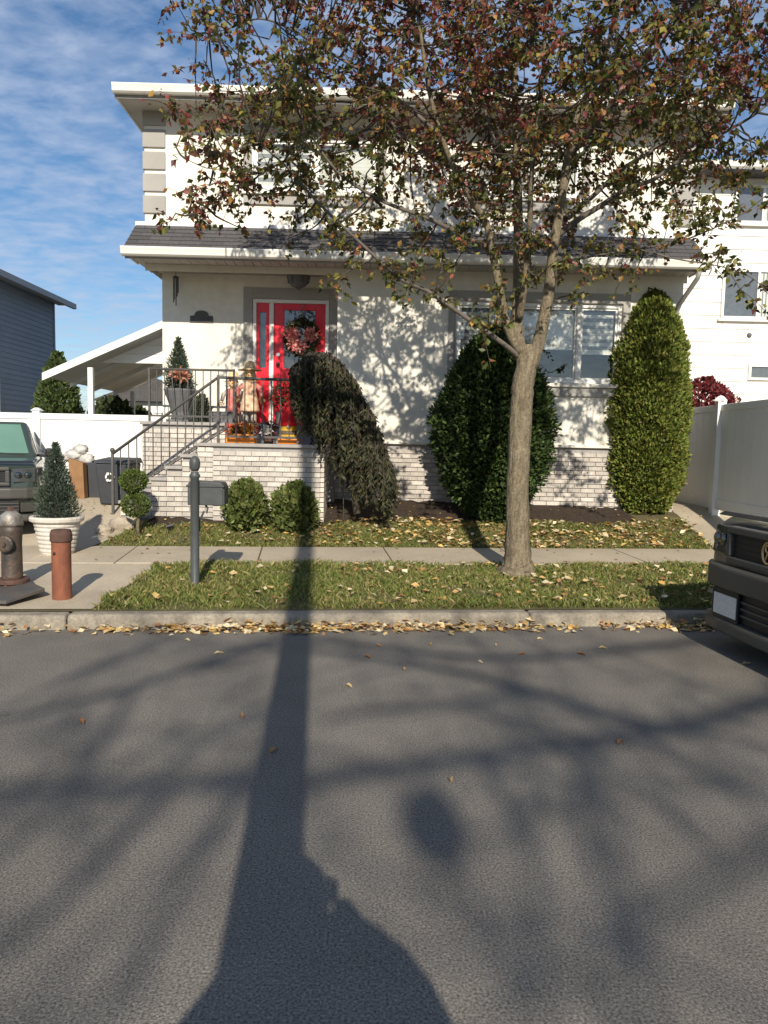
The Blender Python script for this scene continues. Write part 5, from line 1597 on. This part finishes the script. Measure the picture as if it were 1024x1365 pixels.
def suv(name, lab, mtx, paint, glass, detail=True):
    """local frame: nose at x = 0 pointing to -x, y across, z up"""
    loc = mtx.to_translation()
    t = thing(name, lab, 'car', tuple(loc))
    def B(mb, nm, mm, par, **k):
        return mb.build(nm, mm, par, mtx=mtx, **k)

    def arch_pts(xc, r, z0):
        return [(xc-r*math.cos(a), z0+r*math.sin(a)) for a in np.linspace(.12, math.pi-.12, 9)]
    side = [(.10, .20), (.03, .34), (.0, .60), (.015, .90), (.07, 1.00), (.20, 1.045), (1.12, 1.12), (4.45, 1.14), (4.6, .95), (4.62, .5), (4.5, .24)]
    side += [(x, z) for x, z in reversed(arch_pts(3.75, .40, .22))]+[(x, z) for x, z in reversed(arch_pts(.92, .40, .22))]
    bmb = MB().prism([(p[0], p[1]) for p in side], -.90, .90)
    bmb.v = [(x, y*(1-.10*max(0, (.45-x)/.45)), z) for x, y, z in bmb.v]
    body = B(bmb, 'body', paint, t, bevel=.09, seg=4, smooth=True)
    gh = MB().hexa([(1.05, -.82, 1.10), (4.5, -.82, 1.10), (4.5, .82, 1.10), (1.05, .82, 1.10)], [(1.80, -.66, 1.70), (4.25, -.66, 1.72), (4.25, .66, 1.72), (1.80, .66, 1.70)])
    B(gh, 'cabin', paint, t, bevel=.05, seg=3)
    # windscreen and side glass, set a little proud of the pillars
    def gl(a_, b_, c_, d_, nm, off):
        o_ = Vector(off)
        B(MB().add([Vector(v)+o_ for v in (a_, b_, c_, d_)], [(0, 1, 2, 3)]), nm, glass, t)
    gl((1.14, -.70, 1.16), (1.14, .70, 1.16), (1.73, .58, 1.645), (1.73, -.58, 1.645), 'windscreen', (-.012, 0, .012))
    for s_ in (-1, 1):
        gl((1.35, s_*.805, 1.15), (2.55, s_*.805, 1.15), (2.55, s_*.675, 1.64), (1.92, s_*.675, 1.63), 'side_window', (0, s_*.012, .004))
        gl((2.65, s_*.805, 1.15), (4.2, s_*.805, 1.15), (4.1, s_*.675, 1.64), (2.65, s_*.675, 1.64), 'side_window', (0, s_*.012, .004))
        m_ = B(MB().hexa([(1.42, s_*.92, 1.10), (1.58, s_*.92, 1.10), (1.58, s_*1.10, 1.12), (1.42, s_*1.10, 1.12)], [(1.42, s_*.92, 1.26), (1.56, s_*.92, 1.26), (1.56, s_*1.10, 1.25), (1.42, s_*1.10, 1.25)]), 'mirror', 'black', t, bevel=.03, seg=3)
        B(MB().box(1.46, 1.54, min(s_*.80, s_*.93), max(s_*.80, s_*.93), 1.10, 1.15), 'mirror_arm', 'black', m_)
        for xc in (.92, 3.75):
            w_ = MB().lathe([(.20, -.1), (.31, -.11), (.335, -.09), (.34, 0), (.335, .09), (.31, .11), (.20, .1)], (0, 0, 0), 28).build('wheel', 'tyre', t, mtx=mtx @ Matrix.Translation((xc, s_*.80, .34)) @ Matrix.Rotation(rad(90), 4, 'X'), smooth=False)
            MB().lathe([(.205, -.085), (.2, .02), (.14, .05), (.05, .03), (.01, .05)] if s_ < 0 else [(.01, -.05), (.05, -.03), (.14, -.05), (.2, -.02), (.205, .085)], (0, 0, 0), 20).build('rim', 'silver', w_, mtx=mtx @ Matrix.Translation((xc, s_*.80, .34)) @ Matrix.Rotation(rad(90), 4, 'X'))
    # nose
    gf = ring(MB(), -.50, .50, .70, .985, -.045, .03, .055)
    R90 = mtx @ Matrix(((0, 1, 0, 0), (1, 0, 0, 0), (0, 0, 1, 0), (0, 0, 0, 1)))
    grf = gf.build('grille_frame', 'bumper', t, mtx=R90, bevel=.012)
    B(MB().box(-.012, .02, -.445, .445, .755, .93), 'grille_mesh', 'black', grf)
    for k in range(4):
        B(MB().box(-.02, -.013, -.445, .445, .775+k*.04, .785+k*.04), 'grille_bar', 'black', grf)
    em_m = mtx @ Matrix.Translation((-.022, 0, .842)) @ Matrix.Rotation(rad(-90), 4, 'Y')
    em = MB().tube([(.075*math.cos(a), .058*math.sin(a), .008) for a in np.linspace(0, 2*math.pi, 25)], .011, 6, cap=False).build('emblem', 'gold', grf, mtx=em_m, smooth=True)
    MB().tube([(.03+.026*math.cos(a), .03*math.sin(a), .006) for a in np.linspace(0, 2*math.pi, 17)], .009, 6, cap=False).tube([(-.06, .028, .006), (-.02, .012, .007), (.006, .0, .006)], .008, 6).tube([(-.06, -.028, .006), (-.02, -.012, .007), (.006, .0, .006)], .008, 6).build('emblem_badge', 'gold', em, mtx=em_m, smooth=True)
    for s_ in (-1, 1):
        hl = B(MB().hexa([(-.03, s_*.53, .75), (.02, s_*.80, .75), (.36, s_*.90, .77), (.36, s_*.53, .75)], [(.0, s_*.53, .965), (.05, s_*.80, .97), (.36, s_*.895, .985), (.36, s_*.53, .965)]), 'headlight', 'headglass', t, bevel=.012)
        for kk in range(2):
            MB().ball((-.012+.018*kk, s_*(.60+.11*kk), .865), .02, .045, .05, 12, 8).build('lamp_lens', 'carglass', hl, mtx=mtx, smooth=True)
        B(MB().hexa([(-.06, s_*.62, .30), (.12, s_*.93, .30), (.3, s_*.93, .30), (.1, s_*.62, .30)], [(-.06, s_*.62, .44), (.12, s_*.93, .44), (.3, s_*.93, .44), (.1, s_*.62, .44)]), 'fog_lamp', 'bumper', t, bevel=.012)
    bp = [(-.085, -.5), (-.085, .5), (-.06, .70), (.02, .84), (.16, .93), (.45, .945), (.45, -.945), (.16, -.93), (.02, -.84), (-.06, -.70)]
    bm_ = B(MB().prism(bp, .50, .68, 'z'), 'bumper', 'bumper', t, bevel=.03, seg=3)
    B(MB().prism(bp, .16, .27, 'z'), 'lower_bumper', 'bumper', t, bevel=.03, seg=3)
    B(MB().box(-.03, .03, -.6, .6, .275, .495), 'lower_grille', 'black', t)
    for k in range(3):
        B(MB().box(-.042, -.031, -.6, .6, .33+k*.05, .345+k*.05), 'lower_grille_bar', 'bumper', t)
    pl2 = B(MB().box(-.062, -.044, .27, .60, .27, .50), 'plate_frame', 'black', t)
    B(MB().box(-.068, -.063, .285, .585, .30, .46), 'number_plate', 'plate', pl2)
    B(MB().box(-.072, -.05, .60, .66, .44, .475), 'tow_cover', 'silver', pl2)
    B(MB().hexa([(.05, -.80, 1.045), (.08, -.80, 1.045), (.08, .80, 1.045), (.05, .80, 1.045)], [(.09, -.78, 1.075), (.12, -.78, 1.075), (.12, .78, 1.075), (.09, .78, 1.075)]), 'hood_edge', 'black', t, bevel=.006)
    for s_ in (-1, 1):
        B(MB().tube([(1.10, s_*.35-.3, 1.145), (1.16, s_*.35+.3, 1.19)], .010, 5), 'wiper', 'black', t)
    return t


m1 = Matrix.Translation((2.80, 5.18, 0)) @ Matrix.Rotation(KA, 4, 'Z')
suv('dark_suv', 'dark grey sport utility vehicle parked along the kerb', m1, 'carpaint', 'carglass')
ga_ = rad(90+23)
gs_ = Matrix.Diagonal((.92, .92, .80, 1))
gcx = at(70, 650, 9.3).x-.86
m2 = Matrix.Translation((gcx, 8.95, gz(gcx, 9.6)+.02)) @ Matrix.Rotation(ga_, 4, 'Z') @ gs_
suv('green_car', 'dark green car with tinted windscreen parked on the driveway', m2, 'greenpaint', 'greenglass')

# ------------------------------------------------------------------ behind the photographer: what throws the long shadows
TEL = math.tan(EL)
SD = Vector((math.sin(AZ), math.cos(AZ), 0))


def lift(x, y, z):
    """the point at height z whose shadow lies on the road at photo pixel x, y"""
    p = onz(x, y, 0)
    return Vector((p.x, p.y, 0)) - SD*(z/TEL) + Vector((0, 0, z))


pc = onz(384, 950, 0); pole_xy = Vector((pc.x, pc.y, 0)) - SD*((pc.y+1.25)/SD.y)
up = thing('utility_pole', 'tall brown wooden utility pole behind the photographer', 'pole', (pole_xy.x, pole_xy.y, .13))
MB().tube([(pole_xy.x, pole_xy.y, -.1), (pole_xy.x, pole_xy.y, 3), (pole_xy.x, pole_xy.y, 6), (pole_xy.x, pole_xy.y, 9.2)], [.135, .120, .11, .095], 20).build('shaft', 'wood', up, smooth=True)
MB().box(pole_xy.x-.9, pole_xy.x+.9, pole_xy.y-.16, pole_xy.y-.06, 8.7, 8.82).build('crossarm', 'wood', up)
for k in (-.8, -.3, .3, .8):
    MB().lathe([(.03, 0), (.045, .03), (.03, .06), (.045, .09), (.02, .12)], (pole_xy.x+k, pole_xy.y-.11, 8.82), 10).build('insulator', 'greypot', up)

bt2 = thing('bare_street_tree', 'large half bare tree standing behind the photographer', 'tree', (6.6, -12.0, .13))
fork = Vector((6.6, -12.0, 6.4))
MB().tube([(6.6, -12.0, -.1), (6.58, -12, .5), (6.6, -12.0, 3), fork], [.40, .30, .24, .2], 14).build('trunk', 'bark2', bt2, smooth=True)
sh = [[(1120, 915, 8.6), (1024, 935, 8.6), (890, 972, 8.6), (700, 998, 8.5), (420, 1040, 8.4), (230, 1046, 8.3), (0, 1054, 8.2), (-150, 1060, 8.2)],
      [(1150, 832, 9.8), (900, 858, 9.8), (660, 878, 9.7), (395, 852, 9.6), (290, 878, 9.4), (180, 915, 9.2), (0, 960, 9.0), (-120, 990, 9.0)],
      [(890, 972, 8.6), (820, 955, 8.8), (700, 918, 9.0), (560, 886, 9.2), (420, 868, 9.3), (300, 862, 9.4)],
      [(800, 985, 8.55), (775, 1060, 8.3), (790, 1150, 8.0), (850, 1290, 7.6), (880, 1400, 7.4)],
      [(640, 1006, 8.5), (680, 1080, 8.3), (715, 1180, 8.0), (720, 1360, 7.6)],
      [(230, 1046, 8.3), (160, 1120, 8.1), (90, 1190, 7.9), (0, 1270, 7.7), (-80, 1330, 7.6)],
      [(180, 915, 9.2), (130, 1000, 8.9), (60, 1090, 8.6), (-30, 1160, 8.4)],
      [(1150, 1130, 7.6), (1000, 1150, 7.6), (900, 1200, 7.5), (800, 1280, 7.4), (700, 1330, 7.3)],
      [(700, 918, 9.0), (600, 940, 8.9), (480, 950, 8.8), (430, 965, 8.8)],
      [(330, 1046, 8.3), (280, 1120, 8.1), (210, 1230, 7.8), (180, 1350, 7.6)]]
bb = MB(); tips = []
limbpts = []
for i, ln in enumerate(sh):
    pr = [(lift(x, y, z), 0) for x, y, z in ln]
    r0 = (.066, .054, .056)[i] if i < 3 else .036
    pr = [(p, r0*(1-.6*k/(len(pr)-1))) for k, (p, _) in enumerate(pr)]
    if i in (0, 1, 7):
        near = pr[0][0]
        start = fork + Vector((0, 0, random.uniform(-.6, .3)))
        pr = [(start, r0*1.7), (start.lerp(near, .5)+Vector((0, 0, .4)), r0*1.3)] + pr
    lp, lr = smooth_line(pr, 5)
    MB().tube(lp, lr, 8).build('limb', 'bark2', bt2, smooth=True)
    limbpts += [p for p in lp[(8 if i in (0, 1, 7) else 0):]]
rs = random.Random(5)


def grow(p, d, ln, r, depth):
    e = p+d*ln
    m_ = p.lerp(e, .5)+Vector((rs.gauss(0, .05), rs.gauss(0, .05), rs.gauss(.03, .05)))*ln
    bb.tube([p, m_, e], [r, r*.8, r*.6], 5, cap=False)
    if depth == 0:
        tips.append(e); tips.append(m_)
        return
    for _ in range(rs.choice((2, 2, 3))):
        nd = (d+Vector((rs.gauss(0, .55), rs.gauss(0, .55), rs.gauss(.1, .45)))).normalized()
        grow(p.lerp(e, rs.uniform(.4, 1)), nd, ln*rs.uniform(.55, .85), r*.6, depth-1)


for p in limbpts[::4]:
    d = Vector((rs.gauss(0, .8), rs.gauss(0, .5), rs.gauss(.4, .5))).normalized()
    grow(p, d, rs.uniform(.5, 1.1), .015, 2)
bb.build('branches', 'bark2', bt2)['kind'] = 'stuff'
P_ = np.concatenate([np.array([tuple(t) for t in tips])+RN.normal(0, .14, (len(tips), 3)) for _ in range(3)])
V, Fc, Cc = leaf_arrays(P_, RN.normal(size=(len(P_), 3)), RN.uniform(.05, .09, len(P_)), .6, pick([(.12, .05, .03), (.14, .09, .03)], len(P_)))
np_mesh('leaves', V, Fc, 'leaf', bt2, Cc)['kind'] = 'stuff'
# leaf ball added for the round road shadow; its true caster is unknown
nc = lift(578, 1098, 7.6)
ns = thing('shadow_leaf_ball', 'added leaf ball in the half bare tree casting a round shadow', 'shadow caster', tuple(nc))
n = 1500
u = unit(RN.normal(size=(n, 3)))
cloud_plant(np.array(nc)+u*np.array([.085, .085, .15])*RN.uniform(.3, 1, (n, 1)), u, .07, .6, [(.16, .09, .04), (.12, .07, .035)], 'leaf_ball', ns, m='dead', upw=0)
bq = min(limbpts, key=lambda p: (p-nc).length)
MB().tube([bq, bq.lerp(nc, .5)+Vector((0, 0, -.06)), nc], [.016, .014, .012], 6).build('perch_branch', 'bark2', ns)

# the photographer, a real figure just behind the lens
ph = thing('person', 'person in dark jacket standing in road holding up phone', 'person', (.0, -.42, 0))
me = bpy.data.meshes.new('body')
bx0 = -.03
by0 = -.44
J = {'pel': (bx0, by0, .92, .15, .12), 'sp1': (bx0, by0, 1.08, .19, .15), 'sp2': (bx0, by0, 1.28, .22, .15), 'nk': (bx0, by0, 1.44, .075, .07), 'nk2': (bx0, by0+.02, 1.51, .058, .06), 'hd': (bx0, by0+.04, 1.60, .082, .095), 'ht': (bx0, by0+.03, 1.68, .07, .08),
     'sl': (bx0-.19, by0, 1.41, .085, .085), 'el': (bx0-.30, by0+.12, 1.20, .056, .056), 'wl': (bx0-.12, by0+.31, 1.42, .036, .034), 'hl': (bx0-.07, by0+.35, 1.49, .03, .036),
     'sr': (bx0+.19, by0, 1.46, .13, .11), 'er': (bx0+.33, by0+.10, 1.27, .10, .10), 'wr': (bx0+.17, by0+.29, 1.43, .05, .05), 'hr': (bx0+.12, by0+.35, 1.49, .03, .036),
     'pl': (bx0-.10, by0, .86, .10, .10), 'kl': (bx0-.12, by0+.02, .48, .068, .068), 'al': (bx0-.13, by0-.02, .09, .045, .045), 'fl': (bx0-.14, by0+.14, .045, .04, .035),
     'pr': (bx0+.10, by0, .86, .10, .10), 'kr': (bx0+.13, by0+.02, .48, .068, .068), 'ar': (bx0+.15, by0-.02, .09, .045, .045), 'fr': (bx0+.17, by0+.14, .045, .04, .035)}
names = list(J)
ed = [('pel', 'sp1'), ('sp1', 'sp2'), ('sp2', 'nk'), ('nk', 'nk2'), ('nk2', 'hd'), ('hd', 'ht'), ('sp2', 'sl'), ('sl', 'el'), ('el', 'wl'), ('wl', 'hl'), ('sp2', 'sr'), ('sr', 'er'), ('er', 'wr'), ('wr', 'hr'), ('pel', 'pl'), ('pl', 'kl'), ('kl', 'al'), ('al', 'fl'), ('pel', 'pr'), ('pr', 'kr'), ('kr', 'ar'), ('ar', 'fr')]
me.from_pydata([J[k][:3] for k in names], [(names.index(a_), names.index(b_)) for a_, b_ in ed], [])
me.materials.append(M['navy'])
ob = bpy.data.objects.new('body', me); col.objects.link(ob)
bpy.context.view_layer.objects.active = ob
ob.modifiers.new('skin', 'SKIN')
for i, k in enumerate(names):
    me.skin_vertices[0].data[i].radius = J[k][3:]
    me.skin_vertices[0].data[i].use_root = (k == 'pel')
ss = ob.modifiers.new('sub', 'SUBSURF'); ss.levels = 2; ss.render_levels = 2
adopt(ob, ph)
MB().ball((bx0-.05, by0-.02, 1.70), .17, .14, .18, 16, 10).build('shadow_hood', 'navy', ph, smooth=True)  # oversized ball, shaped to widen the head of the cast shadow
for sx_, hx in ((-1, bx0-.07), (1, bx0+.12)):
    for k in range(4):
        z = 1.475+k*.022
        MB().tube([(hx, by0+.35, z), (hx-sx_*.03, by0+.375, z+.004), (hx-sx_*.055, by0+.372, z+.004)], [.009, .0085, .007], 7).build('finger', 'skin', ph, smooth=True)
    MB().tube([(hx, by0+.34, 1.475), (hx-sx_*.03, by0+.345, 1.50), (hx-sx_*.045, by0+.35, 1.515)], [.011, .010, .008], 7).build('thumb', 'skin', ph, smooth=True)
MB().ball((bx0+.10, by0-.02, 1.24), .37, .19, .42, 20, 12).build('coat', 'navy', ph, smooth=True)  # ball added around the torso to fill gaps in the figure's shadow
phn = thing('mobile_phone', 'black mobile phone held up in both hands', 'phone', (0, -.035, 1.5))
MB().box(-.036, .036, -.045, -.036, 1.42, 1.57).build('case', 'black', phn, bevel=.003)
MB().box(-.033, .033, -.0475, -.0455, 1.43, 1.56).build('screen', 'glass', phn)
